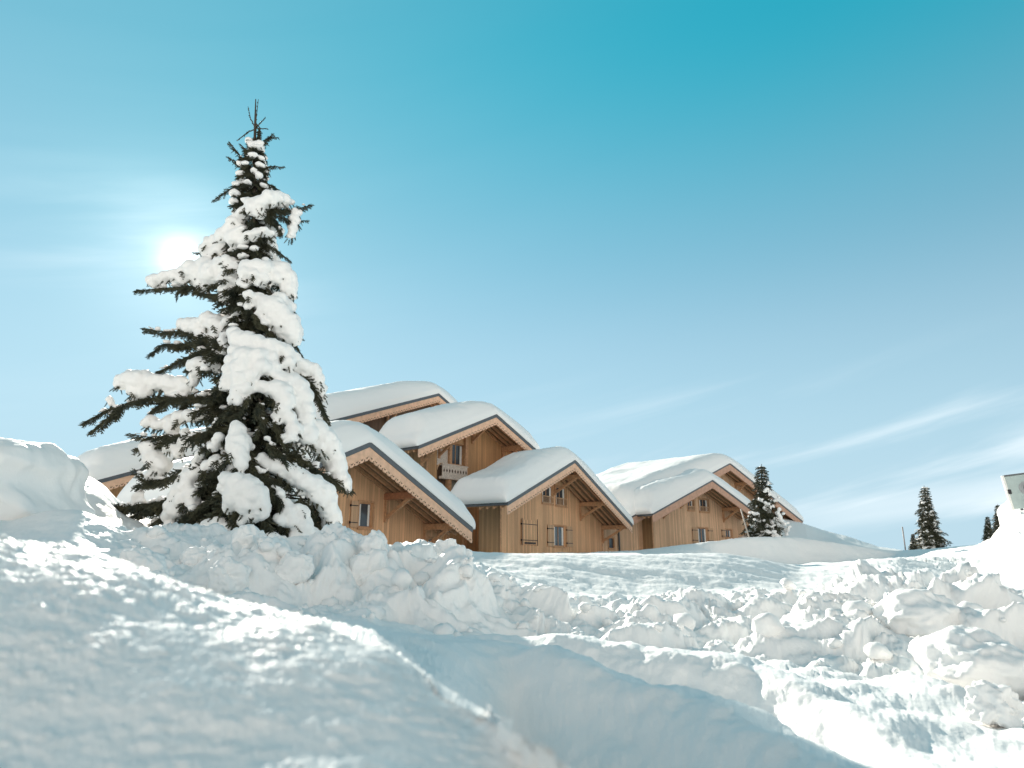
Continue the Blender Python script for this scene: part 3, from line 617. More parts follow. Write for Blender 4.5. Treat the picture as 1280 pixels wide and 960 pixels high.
        if curtain:
            cw = (u1-u0)*.22; n = 6
            for k0, k1 in ((u0+f+.01, u0+f+cw), (u1-f-cw*.7, u1-f-.01)):
                b = MB()
                for q in range(n):
                    a = k0+(k1-k0)*q/n; c = k0+(k1-k0)*(q+1)/n; b.box(a, c, v+.012+.004*(q % 2), v+.018+.004*(q % 2), z0+f+.02, z1-f-.02)
                b.build('curtain', M['white'], w)
        b = MB(); b.box(u0-.07, u1+.07, s.ov-.07, s.ov-.002, z0-.09, z0-.01); b.box(u0-.09, u0-.004, s.ov-.03, s.ov-.002, z0-.008, z1+.08); b.box(u1+.004, u1+.09, s.ov-.03, s.ov-.002, z0-.008, z1+.08); b.box(u0-.003, u1+.003, s.ov-.03, s.ov-.002, z1+.003, z1+.08)
        b.build('window_surround', M['beam'], w)
        if rail:
            b = MB(); h = (z1-z0)*.42; b.box(u0+.05, u1-.05, s.ov-.06, s.ov-.02, z0+h-.06, z0+h); b.box(u0+.05, u1-.05, s.ov-.06, s.ov-.02, z0+.02, z0+.08)
            for q in range(9):
                c = u0+.1+(u1-u0-.2)*q/8; b.box(c-.02, c+.02, s.ov-.055, s.ov-.025, z0+.08, z0+h-.06)
            b.build('railing', M['shutter'], w)
        hw = (u1-u0)/2
        for ch in shutters:
            x0, x1 = (u0-.10-hw, u0-.10) if ch == 'L' else (u1+.10, u1+.10+hw)
            s.shutter(x0, x1, z0-.02, z1+.02)
        return w
    def shutter(s, x0, x1, z0, z1, mat='shutter', iron=True, v=None):
        v = s.ov if v is None else v
        b = MB(); b.box(x0, x1, v-.075, v-.035, z0, z1); sh = b.build('shutter', M[mat], s.root, bevel=.006)
        for z in (z0+(z1-z0)*.18, z0+(z1-z0)*.82):
            b = MB(); b.box(x0-.021, x1-.02, v-.09, v-.077, z-.02, z+.02); b.box(x0-.05, x0-.02, v-.10, v-.03, z-.05, z+.05)
            if iron: b.build('hinge', M['iron'], sh)
        return sh
    def snow(s, T0=.75, TL=None, TR=None, back=1.0, seed=1, front=.10, extraL=0, v0=-.06, side=.18, mod=None, vmax=None):
        """snow blanket: rounded at every edge, smoothed over the ridge"""
        TL = TL or T0; TR = TR or T0
        nu, nv = 150, 90
        def cl(n, a, b):   # denser towards the ends
            t = (1-np.cos(np.linspace(0, math.pi, n)))/2; t = t*.75+np.linspace(0, 1, n)*.25; return a+(b-a)*t
        D = (vmax or s.depth)+.1; U = cl(nu, s.uL-side, s.uR+side); Vv = cl(nv, v0, D)
        uu, vv = np.meshgrid(U, Vv)
        th = np.where(uu < 0, T0+(TL-T0)*np.clip(-uu/abs(s.uL), 0, 1), T0+(TR-T0)*np.clip(uu/abs(s.uR), 0, 1))
        th = th*1.48*(1+(back-1)*np.clip(vv/D, 0, 1)**1.3)
        P0 = np.stack([uu.ravel(), vv.ravel(), np.zeros(uu.size)], 1)
        nz = (fbm(P0*.28+seed, 2, seed)*.16).reshape(uu.shape); th = th+nz
        if mod is not None: th = mod(uu, vv, th)
        def prof(d, R, p=2.2): q = np.clip(d/R, 0, 1); return (1-(1-q)**p)**(1/p)
        e = prof(uu-(s.uL-side), th*.75)*prof((s.uR+side)-uu, th*.75)*prof(vv-v0, th*1.1, 2.0)*prof(D-vv, th*.8)
        k = 1.5; ridge = -s.tan*(np.sqrt(uu*uu+k*k*1.0)-k*.8)   # softened ridge
        base = -s.tan*np.abs(uu)+.035; base = np.where(np.abs(uu) > np.where(uu < 0, -s.uL, s.uR), base, base)
        z = base+(np.maximum(ridge-base, -th*.5)+th)*e
        # slight bulge over the lower eaves
        h = (z-base); xo = np.where(uu > s.uR-.5, .14*np.sin(np.clip(h/.8, 0, 1)*math.pi), np.where(uu < s.uL+.5, -.14*np.sin(np.clip(h/.8, 0, 1)*math.pi), 0))
        vo = np.where(vv < .5, -.10*np.sin(np.clip(h/.6, 0, 1)*math.pi)*front*5, 0)
        V = np.stack([(uu+xo).ravel(), (vv+vo).ravel(), z.ravel()], 1)
        # streaks on the steep eave faces
        V[:, 2] += fbm(np.stack([uu.ravel()*2, vv.ravel()*3, 0*vv.ravel()], 1), 3, seed+20)*.03*e.ravel()
        idx = np.arange(nu*nv).reshape(nv, nu); F = np.stack([idx[:-1, :-1], idx[:-1, 1:], idx[1:, 1:], idx[1:, :-1]], -1).reshape(-1, 4)
        B = V.copy(); B[:, 0] = np.clip(B[:, 0], s.uL-.02, s.uR+.02); B[:, 2] = -s.tan*np.abs(B[:, 0])+.02
        ring = np.r_[idx[0], idx[1:, -1], idx[-1, -2::-1], idx[-2:0:-1, 0]]
        n0 = len(V); S = np.stack([ring, np.roll(ring, -1), np.roll(ring, -1)+n0, ring+n0], -1)
        o = npmesh('snow_blanket', np.vstack([V, B]), np.vstack([F, F[:, ::-1]+n0, S[:, ::-1]]), M['snow_roof'], s.roof_o)
        return o

def build_chalets():
    G = 'timber chalets under thick snow'
    # first chalet, right behind the spruce
    c = Chalet('nearest honey coloured chalet right behind the snowy spruce, its long right eave coming low', (462, 553), 28, 56, 24.5, -7.7, (590, 662), 4.6, ov=1.95, wl=-6.6, wr=552, fh=.56, trim=.2)
    w = c.px_rect(448.5, 628, 466, 659.5); w2 = c.px_rect(535, 673, 545, 683)
    c.walls([w, w2]); c.window(w, 'L', True, False); c.window(w2, '', True, False)
    for px, m in ((482, 'beam_red'), (532, 'beam')): c.purlin(c.loc(px, 630)[0], True, m)
    c.purlin(0, False); c.purlin(-3.4); c.purlin(-6.2)
    c.snow(.72, .8, .62, seed=3)
    # upper chalet between
    c = Chalet('upper chalet with a pale carved balcony panel between the two front gables', (620, 518), 43.6, 50, 23.5, (523, 557), (672, 566), 4.1, ov=1.9, wl=530, wr=6.5, wall='wall_old', base=-3.0)
    w = c.px_rect(562, 555, 580, 581); d = c.px_rect(561.5, 588, 571, 612); ar = c.px_rect(546, 580, 558.5, 612)
    c.walls([w, d, ar]); c.window(w, '', True, True)
    u0, u1, z0, z1 = d; b = MB(); b.box(u0, u1, c.ov+.1, c.ov+.15, z0, z1); dd = b.build('door', M['door'], c.root)
    b = MB(); b.box(u1-.14, u1-.08, c.ov+.04, c.ov+.1, (z0+z1)/2, (z0+z1)/2+.12); b.build('handle', M['iron'], dd)
    u0, u1, z0, z1 = ar; b = MB(); b.box(u0, u1, c.ov+.12, c.ov+.16, z0, z1); b.build('door', M['wall_dark'], c.root, label='dark door under the small arch')
    b = MB(); n = 12; cx = (u0+u1)/2; rx = (u1-u0)/2; 
    for q in range(n):
        t0 = math.pi*q/n; t1 = math.pi*(q+1)/n; P = lambda t, k: (cx+rx*k*math.cos(t), z1-rx*.9+rx*.9*k*math.sin(t))
        b.prism([P(t0, 1), P(t0, 1.22), P(t1, 1.22), P(t1, 1)][::-1], c.ov-.06, c.ov-.004)
    b.build('arch_trim', M['shutter'], c.root)
    u0, u1, z0, z1 = c.px_rect(549, 583, 580, 597); b = MB(); b.box(u0, u1, c.ov-.30, c.ov-.24, z0, z1); b.box(u0-.05, u1+.05, c.ov-.34, c.ov-.20, z1+.003, z1+.07); b.box(u0-.03, u1+.03, c.ov-.3, c.ov-.003, z0-.16, z0-.003)
    nn = 9
    for q in range(nn):
        cc = u0+(u1-u0)*(q+.5)/nn; zc = (z0+z1)/2; b.prism([(cc-.07, zc), (cc, zc-.14), (cc+.07, zc), (cc, zc+.14)], c.ov-.306, c.ov-.302, 1)  # dark lozenges laid on the panel as painted shade of holes
    b.build('balcony_panel', [M['panel'], M['cut']], c.root)
    u0, u1, z0, z1 = c.px_rect(546, 562, 561, 582); b = MB(); b.box(u0, u1, c.ov-.05, c.ov-.003, z0, z1); b.build('carved_board', M['panel'], c.root)
    for px in (561, 581): u = c.loc(px, 560)[0]; b = MB(); b.box(u-.12, u+.12, c.ov-.2, c.ov-.003, c.zb, c.top(u)-.25); b.build('post', M['beam'], c.root)
    for u in (c.loc(527, 570)[0], c.loc(548, 570)[0], c.loc(590, 560)[0], c.loc(614, 560)[0]+1.2): c.purlin(u)
    c.purlin(0, False)
    c.snow(.72, 1.05, .62, seed=8)
    # third chalet: the main front gable
    c = Chalet('middle chalet whose honey coloured gable has an open shuttered window and one closed shutter', (718, 575), 44, 58, 21.8, (634, 629), (790, 658), 3.9, ov=2.1, wl=625, wr=753, base=-2.5)
    w1 = c.px_rect(692.5, 657.5, 707, 683); w2 = c.px_rect(677.5, 607, 691.5, 629.5); w3 = c.px_rect(694.5, 609, 708, 632.5)
    c.walls([w1, w2, w3]); c.window(w1, 'LR', True, True); c.window(w2, '', True, True, rail=True); c.window(w3, '', True, True, rail=True)
    o = c.px_rect(651, 650, 671, 681); sh = c.shutter(o[0], o[1], o[2], o[3], 'wall', iron=True)
    b = MB(); v = c.ov-.1
    for x in (o[0]+.02, o[1]-.06): b.box(x-.02, x+.02, v, v+.02, o[2]-.05, o[3]+.08)
    b.box(o[0]+.3, o[1]-.3, v, v+.02, o[2]+.05, o[2]+.15); b.build('shutter_bar', M['iron'], sh)
    for px, m in ((725, 'beam'), (752, 'beam')): c.purlin(c.loc(px, 640)[0], True, m)
    for px in (640, 659, 693): c.purlin(c.loc(px, 620)[0])
    c.purlin(0, False)
    c.snow(.70, .62, .45, seed=5)
    # fourth chalet, back left above
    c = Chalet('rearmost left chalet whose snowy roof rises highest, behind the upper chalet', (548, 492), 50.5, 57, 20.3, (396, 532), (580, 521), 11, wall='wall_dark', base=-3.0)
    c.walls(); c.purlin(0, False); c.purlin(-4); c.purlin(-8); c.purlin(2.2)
    c.snow(.85, .85, .7, seed=12)
    # far left chalet behind the spruce
    c = Chalet('left chalet mostly hidden by the spruce, showing only its low snowy roof end', (305, 552), 42, 57, 21, (116, 601), (390, 625), 3.2, wall='wall_old', base=-3)
    c.walls(); c.purlin(-8); c.purlin(-12); c.purlin(-4); c.purlin(0, False)
    c.snow(.75, .8, .7, seed=15)
    # right pair
    c = Chalet('front chalet of the right hand pair, with the young spruce at its right side', (890, 600), 58, 40, 21, (815.5, 641), (950, 646), 6.5, ov=2.0, wl=816, wr=942, wall='wall_right', base=-2, fascia='fascia_far', cut=False, trim=.12, fh=.6)
    w1 = c.px_rect(872.5, 660, 884.5, 679); w2 = c.px_rect(859.5, 625, 867.5, 638); w3 = c.px_rect(874, 624, 886, 640); w4 = c.px_rect(907, 662, 915, 672)
    c.walls([w1, w2, w3, w4]); c.window(w1, 'LR'); c.window(w2, '', True, True, rail=True); c.window(w3, '', True, True, rail=True); c.window(w4, 'L')
    for px in (828, 850, 902, 930): c.purlin(c.loc(px, 620)[0])
    c.purlin(0, False)
    c.snow(.7, 1.0, .6, seed=21)
    c = Chalet('larger chalet of the right hand pair, its broad snowy roof behind the front gable', (912, 579), 63, 41, 20.5, (789, 646), (1003, 651), 12, wl=791, wr=-1+9, wall='wall_right', base=-2, fascia='fascia_far', cut=False, trim=.12, fh=.6)
    c.walls(); 
    for u in (3.0, 6.5): c.purlin(u)
    c.purlin(0, False)
    # low annex running on to the left
    ua = c.loc(744, 665)[0]; ub = c.wl+.3; zt = c.loc(780, 648)[1]; w = c.px_rect(756.5, 673, 763, 685); v = c.ov-.35
    b = MB()
    for x0, x1, z0, z1 in ((ua, w[0], c.zb, zt), (w[1], ub, c.zb, zt), (w[0], w[1], c.zb, w[2]), (w[0], w[1], w[3], zt)): b.poly([(x0, v, z0), (x1, v, z0), (x1, v, z1), (x0, v, z1)])
    b.poly([(ub, v, c.zb), (ub, v+3, c.zb), (ub, v+3, zt), (ub, v, zt)]); b.poly([(ua, v, zt), (ub, v, zt), (ub, v+3, zt), (ua, v+3, zt)]); b.poly([(ua, v+3, c.zb), (ua, v, c.zb), (ua, v, zt), (ua, v+3, zt)])
    b.build('annex_wall', M['wall_right'], c.root)
    b = MB(); b.box(ua-.2, ub+.3, v-.45, v+3, zt+.002, zt+.14); b.build('annex_roof', M['tile'], c.root)
    b = MB(); b.box(w[0], w[1], v+.1, v+.14, w[2], w[3]); wn = b.build('window', M['glass'], c.root)
    b = MB(); b.box(w[0]-.08, w[1]+.08, v-.04, v-.002, w[3]+.002, w[3]+.1); b.box(w[0]-.08, w[1]+.08, v-.06, v-.002, w[2]-.1, w[2]-.002); b.box(w[0]-.08, w[0]-.001, v-.04, v-.002, w[2], w[3]); b.box(w[1]+.001, w[1]+.08, v-.04, v-.002, w[2], w[3]); b.build('window_surround', M['beam'], wn)
    ud = c.loc(768, 670)[0]; b = MB()
    b.tube([(ud-.9, v-.5, zt-.1), (ud-.3, v-.35, zt-.3), (ud, v-.12, zt-.7), (ud, v-.12, c.zb)], .07); b.build('downpipe', M['metal'], c.root)
    c.snow(.8, 1.3, .8, seed=24)
build_chalets()
#@trees
TREE_Y = 15.0
def twig_base(n=9, needles=3, seed=0, core=0.0, w=.042):
    """one unit-long sprig along +x: thin stem with needles, triangles"""
    rg = np.random.default_rng(seed); T_ = []
    T_ += [[(0, -.018, 0), (0, .018, 0), (1, 0, 0)], [(0, 0, -.018), (0, 0, .018), (1, 0, 0)]]
    if core:
        xs = [0, .25, .65, 1.0]; rr = [core*.5, core, core*.8, core*.15]
        for a in range(3):
            for k in range(4):
                t0, t1 = math.pi/2*k+seed, math.pi/2*(k+1)+seed; q = [(xs[a], rr[a]*math.cos(t0), rr[a]*math.sin(t0)), (xs[a], rr[a]*math.cos(t1), rr[a]*math.sin(t1)), (xs[a+1], rr[a+1]*math.cos(t1), rr[a+1]*math.sin(t1)), (xs[a+1], rr[a+1]*math.cos(t0), rr[a+1]*math.sin(t0))]
                T_ += [[q[0], q[1], q[2]], [q[0], q[2], q[3]]]
    for i in range(n):
        x = (i+.3)/n; r = .21*(1-.5*x)
        for k in range(needles*2):
            t = 2*math.pi*(k+rg.random()*.7)/(needles*2); c, s = math.cos(t), math.sin(t)
            xx = x+rg.uniform(-.03, .03)
            T_.append([(xx-w, -s*w*.6, c*w*.6), (xx+w, s*w*.6, -c*w*.6), (xx+.10+.05*rg.random(), c*r, s*r)])
    return np.array(T_).reshape(-1, 3)
TWIGS = [twig_base(9, 3, s) for s in range(6)]
TWIGS_LO = [twig_base(4, 2, s, .11, .09) for s in range(4)]
def frame(d):
    d = d/(np.linalg.norm(d)+1e-9); a = np.array([.13, .21, .97]) if abs(d[2]) < .9 else np.array([1, .1, 0])
    y = np.cross(a, d); y /= np.linalg.norm(y); return np.stack([d, y, np.cross(d, y)])
class Foliage:
    def __init__(s): s.t = []
    def add(s, p, d, L, lo=False, thick=1.0):
        b = (TWIGS_LO if lo else TWIGS)[int(RNG.integers(4 if lo else 6))]; fr = frame(np.asarray(d, float)); v = b*np.array([L, max(L, .13)*thick, max(L, .13)*thick])
        s.t.append(v@fr+np.asarray(p))
    def frond(s, p, d, L, roll, lo=False):
        b = (FRONDS_LO if lo else FRONDS)[int(RNG.integers(5))]; fr = frame(np.asarray(d, float)); c, q = math.cos(roll), math.sin(roll)
        fr = np.stack([fr[0], c*fr[1]+q*fr[2], -q*fr[1]+c*fr[2]]); s.t.append((b*L)@fr+np.asarray(p))
    def bough(s, pts, L=.2, step=.05, lo=False, droop=.35, bare=0.0):
        """limb with fronds herringboned on both sides and hanging below it"""
        P = np.array(pts, float); seg = np.linalg.norm(np.diff(P, axis=0), axis=1); tot = seg.sum(); cum = np.r_[0, np.cumsum(seg)]
        n = max(3, int(tot/(L*.40))); ps = (np.arange(n)+.5)/n*tot
        PP = np.stack([np.interp(ps, cum, P[:, k]) for k in range(3)], 1); QQ = np.stack([np.interp(np.minimum(ps+.06, tot), cum, P[:, k])-np.interp(np.maximum(ps-.06, 0), cum, P[:, k]) for k in range(3)], 1)
        for i in range(n):
            t = ps[i]
            if t < tot*bare: continue
            p = PP[i]; d = QQ[i]/(np.linalg.norm(QQ[i])+1e-9); sd = np.array([d[1], -d[0], 0]); sd /= np.linalg.norm(sd)+1e-9
            k = 1 if i % 2 else -1; l = L*2.0*(1-.55*t/tot)*RNG.uniform(.65, 1.2)
            s.frond(p, d*.8+sd*k*.7+np.array([0, 0, -droop*.8])+RNG.normal(0, .15, 3), l, RNG.normal(0, .4), lo)
            if not lo: s.frond(p, d*RNG.uniform(.3, .8)+sd*RNG.normal(0, .3)+np.array([0, 0, -RNG.uniform(.35, .9)]), l*RNG.uniform(.6, .95), RNG.uniform(-1.5, 1.5), lo)
        s.frond(P[-1]-(P[-1]-P[-2])*.1, P[-1]-P[-2], L*.9, RNG.normal(0, .3), lo)
    def build(s, name, parent, mat=None):
        V = np.vstack(s.t); F = np.arange(len(V)).reshape(-1, 3)
        return npmesh(name, V, F, mat or M['needle'], parent, smooth=False)
def make_fronds(lo, n):
    out = []; keep = globals()['RNG']; globals()['RNG'] = np.random.default_rng(99)
    for k in range(5):
        f = Foliage(); r = RNG
        for i in range(n):
            x = (i+.6)/n; sg = 1 if i % 2 else -1; l = (.50-.28*x)*r.uniform(.75, 1.25)
            f.t.append(sprig(lo, l, .082 if not lo else .085, np.array([.72, sg*.68, r.normal(0, .22)]), np.array([x, 0, -.12*x*x])))
        f.t.append(sprig(lo, .55, .075 if not lo else .05, np.array([1, 0, -.05]), np.array([0, 0, 0]))); f.t.append(sprig(lo, .60, .065 if not lo else .045, np.array([1, 0, -.18]), np.array([.5, 0, -.04])))
        out.append(np.vstack(f.t))
    globals()['RNG'] = keep; return out
def sprig(lo, L, rad, d, p):
    b = (TWIGS_LO if lo else TWIGS_MID)[int(RNG.integers(4))]; return (b*np.array([L, rad/.21*1.25, rad/.21*1.25]))@frame(d)+p
TWIGS_MID = [twig_base(6, 2, s+20, .085, .085) for s in range(4)]
FRONDS = make_fronds(False, 8); FRONDS_LO = make_fronds(True, 5)
_ico = {}
def ico(sub):
    import bmesh
    if sub not in _ico:
        bm = bmesh.new(); bmesh.ops.create_icosphere(bm, subdivisions=sub, radius=1)
        _ico[sub] = (np.array([v.co[:] for v in bm.verts]), np.array([[v.index for v in f.verts] for f in bm.faces])); bm.free()
    return _ico[sub]
def blobs(name, items, parent, voxel=.04, mat='snow_tree', amp=.035, remesh=True, sub=2):
    """items: (x,y,z,rx,ry,rz) local; fused into one soft mass"""
    V0, F0 = ico(sub); Vs, Fs, off = [], [], 0
    for it in items:
        p = np.array(it[:3]); r = np.array(it[3:6]); V = V0*r+p
        Vs.append(V); Fs.append(F0+off); off += len(V)
    o = npmesh(name, np.vstack(Vs), np.vstack(Fs), M[mat], parent)
    if remesh:
        md = o.modifiers.new('fuse', 'REMESH'); md.mode = 'VOXEL'; md.voxel_size = voxel; md.use_smooth_shade = True
        sm = o.modifiers.new('soft', 'SMOOTH'); sm.factor = .5; sm.iterations = 4
        dg = bpy.context.evaluated_depsgraph_get(); me = bpy.data.meshes.new_from_object(o.evaluated_get(dg)); o.modifiers.clear()
        old = o.data; o.data = me; bpy.data.meshes.remove(old); o.name = name
        if not me.materials: me.materials.append(M[mat])
    me = o.data; n = len(me.vertices); co = np.zeros(n*3, np.float32); me.vertices.foreach_get('co', co); V = co.reshape(-1, 3).astype(float)
    no = np.zeros(n*3, np.float32); me.vertices.foreach_get('normal', no); nn = no.reshape(-1, 3)
    d = fbm(V*2.6, 4, 5)*amp+(billow(V*4.5, 3, 9)-.5)*amp*.9
    V = V+nn*d[:, None]; me.vertices.foreach_set('co', V.astype(np.float32).ravel()); me.polygons.foreach_set('use_smooth', np.ones(len(me.polygons), bool)); me.update()
    return o
# crown half-width (sight-line px) against height in the photograph
HW_Y = [122, 165, 190, 250, 300, 350, 400, 450, 500, 560, 620, 660, 700]
HW = [1, 6, 22, 44, 42, 58, 60, 80, 92, 100, 112, 112, 100]
def axis_px(py): return 320-(py-122)*.018
def crownR(py): return np.interp(py, HW_Y, HW)*TREE_Y/FPX
def tpt(px, py, f=1.0):
    """point of the crown on the sight line; f=1 on the camera side of the crown, 0 in the trunk plane, -1 behind"""
    R_ = crownR(py); dx = (px-axis_px(py))*TREE_Y/FPX; q = max(0, R_*R_-dx*dx)**.5
    return np.array(W(px, py, TREE_Y-f*q*.85)[:])
SNOW = [ # front pads: (depth f, [(px,py,r)...])
 (.3, [(313,178,5),(318,184,6),(326,183,6)]), (.5, [(300,206,4),(329,200,4)]), (.2, [(303,228,7),(312,233,6),(295,232,5)]), (.5, [(317,215,4),(325,222,5)]),
 (.8, [(318,262,10),(328,256,12),(338,252,12),(348,250,10),(358,252,8),(365,255,5)]), (.8, [(326,268,8),(314,256,7)]),
 (.05, [(371,268,7),(369,278,8),(366,288,7),(363,297,5)]),
 (.5, [(303,272,9),(296,281,11),(291,292,12),(300,286,9)]), (.6, [(283,298,12),(293,300,12),(303,302,9),(300,295,10)]), (.8, [(312,296,6),(322,294,7),(332,292,7),(341,294,5)]),
 (.3, [(256,313,8),(264,308,10),(273,306,11),(277,314,9),(262,318,9),(270,318,9)]),
 (.1, [(187,354,3),(196,351,6),(208,348,8),(220,346,9),(232,340,9),(228,350,8)]), (.35, [(240,338,13),(248,345,16),(260,338,16),(268,345,18),(280,336,14),(291,338,15),(301,340,13),(290,352,15),(287,365,11),(281,376,7),(254,356,12)]),
 (.8, [(310,334,9),(322,333,9),(333,335,9),(308,345,9),(303,356,7),(320,345,8)]), (.7, [(322,355,6),(330,350,7)]),
 (.5, [(343,338,10),(353,340,13),(360,349,13),(363,362,11),(366,370,8),(348,350,11)]),
 (.65, [(326,376,9),(334,382,13),(342,387,17),(350,396,19),(358,407,19),(364,416,16),(367,424,11),(350,376,10),(361,386,10)]), (.8, [(313,372,7),(311,385,6)]),
 (.3, [(231,407,8),(241,409,12),(252,410,14),(262,404,13),(272,406,13),(277,415,10),(254,422,9),(271,424,9)]), (.5, [(286,404,7),(293,401,6)]), (.6, [(280,428,7),(284,438,6)]),
 (.85, [(294,421,8),(300,427,12),(312,430,13),(325,432,13),(338,436,13),(350,439,12),(360,444,10),(370,449,8),(362,455,9)]),
 (.9, [(297,440,10),(295,452,10),(291,464,10),(287,476,9),(283,486,7)]), (.95, [(310,448,14),(306,462,14),(302,476,12),(298,489,10),(295,500,8)]), (.95, [(325,448,13),(327,460,12),(316,470,10),(311,488,8)]), (.85, [(338,450,11),(345,460,9),(340,468,7)]),
 (.5, [(356,464,11),(368,460,12),(380,461,12),(390,466,12),(397,476,10),(402,488,8),(405,498,5)]), (.75, [(352,476,11),(364,478,13),(374,486,13),(380,498,13),(382,511,12),(384,524,11),(386,538,10),(386,550,9)]),
 (.9, [(332,486,9),(342,488,12),(352,492,13),(358,502,12),(356,514,10),(364,524,9),(370,536,9),(366,548,7)]),
 (.15, [(149,482,6),(157,477,11),(168,476,14),(181,477,15),(193,478,13),(203,480,12),(214,481,13),(226,483,12),(235,488,8),(172,490,10),(182,492,10),(215,492,8)]), (.1, [(139,500,5),(141,506,4)]),
 (.4, [(243,458,9),(252,457,10),(262,456,9),(271,460,9),(246,470,8),(243,480,6),(266,450,8),(276,446,6)]),
 (.3, [(184,531,6),(191,528,8),(199,532,7)]), (.4, [(208,531,8),(217,527,10),(228,524,10),(240,521,9),(252,517,8),(216,538,8),(263,508,7)]),
 (.2, [(184,560,7),(190,563,10),(193,572,12),(198,580,13),(206,583,10),(196,592,9),(190,596,7)]), (.4, [(213,560,8),(223,558,9),(234,553,9),(246,549,9),(258,547,8),(224,567,6)]),
 (1.0, [(297,533,7),(299,540,10),(300,551,12),(300,563,12),(302,574,10),(303,583,7)]), (.9, [(276,548,7),(268,560,6)]),
 (.55, [(384,550,10),(393,540,10),(398,538,13),(405,548,16),(410,561,17),(416,573,15),(421,585,13),(427,596,10),(433,604,7),(436,613,4),(400,560,11)]),
 (.8, [(330,572,6),(337,580,8),(347,584,10),(358,590,11),(370,596,12),(382,602,13),(393,608,14),(402,616,15),(408,628,14),(413,641,13),(416,654,11),(420,666,9),(395,620,10)]),
 (1.0, [(283,598,8),(290,603,11),(300,607,14),(311,612,16),(320,620,15),(326,632,12),(326,642,10),(296,621,14),(290,632,9),(312,632,13),(317,646,8),(281,612,7)]), (1.0, [(305,652,6)]),
 (.6, [(232,601,9),(240,596,10),(250,590,9),(228,612,10),(237,609,11),(243,618,9),(221,622,9),(230,626,11),(216,634,9),(223,640,10),(213,646,8),(244,630,8)]), (.6, [(211,660,5),(216,657,5)]),
 (.8, [(262,584,8),(272,578,8),(284,578,7),(276,588,6),(292,584,6)]), (.7, [(252,570,6),(246,578,6)]),
 (.9, [(352,618,6),(362,640,8),(352,650,7),(368,652,8)]), (.9, [(374,636,7),(378,648,9),(380,660,10),(376,672,12),(390,672,11)]), (.7,[(404,676,7)]),
 (.9, [(262,660,9),(275,656,10),(288,664,10),(300,670,10),(250,670,10),(270,674,12),(290,680,12)]), (1.0, [(340,676,10),(350,682,10)]),
 (.4, [(178,618,5),(172,622,6),(180,626,5)]), (.2, [(238,646,6),(236,660,6)]),
]
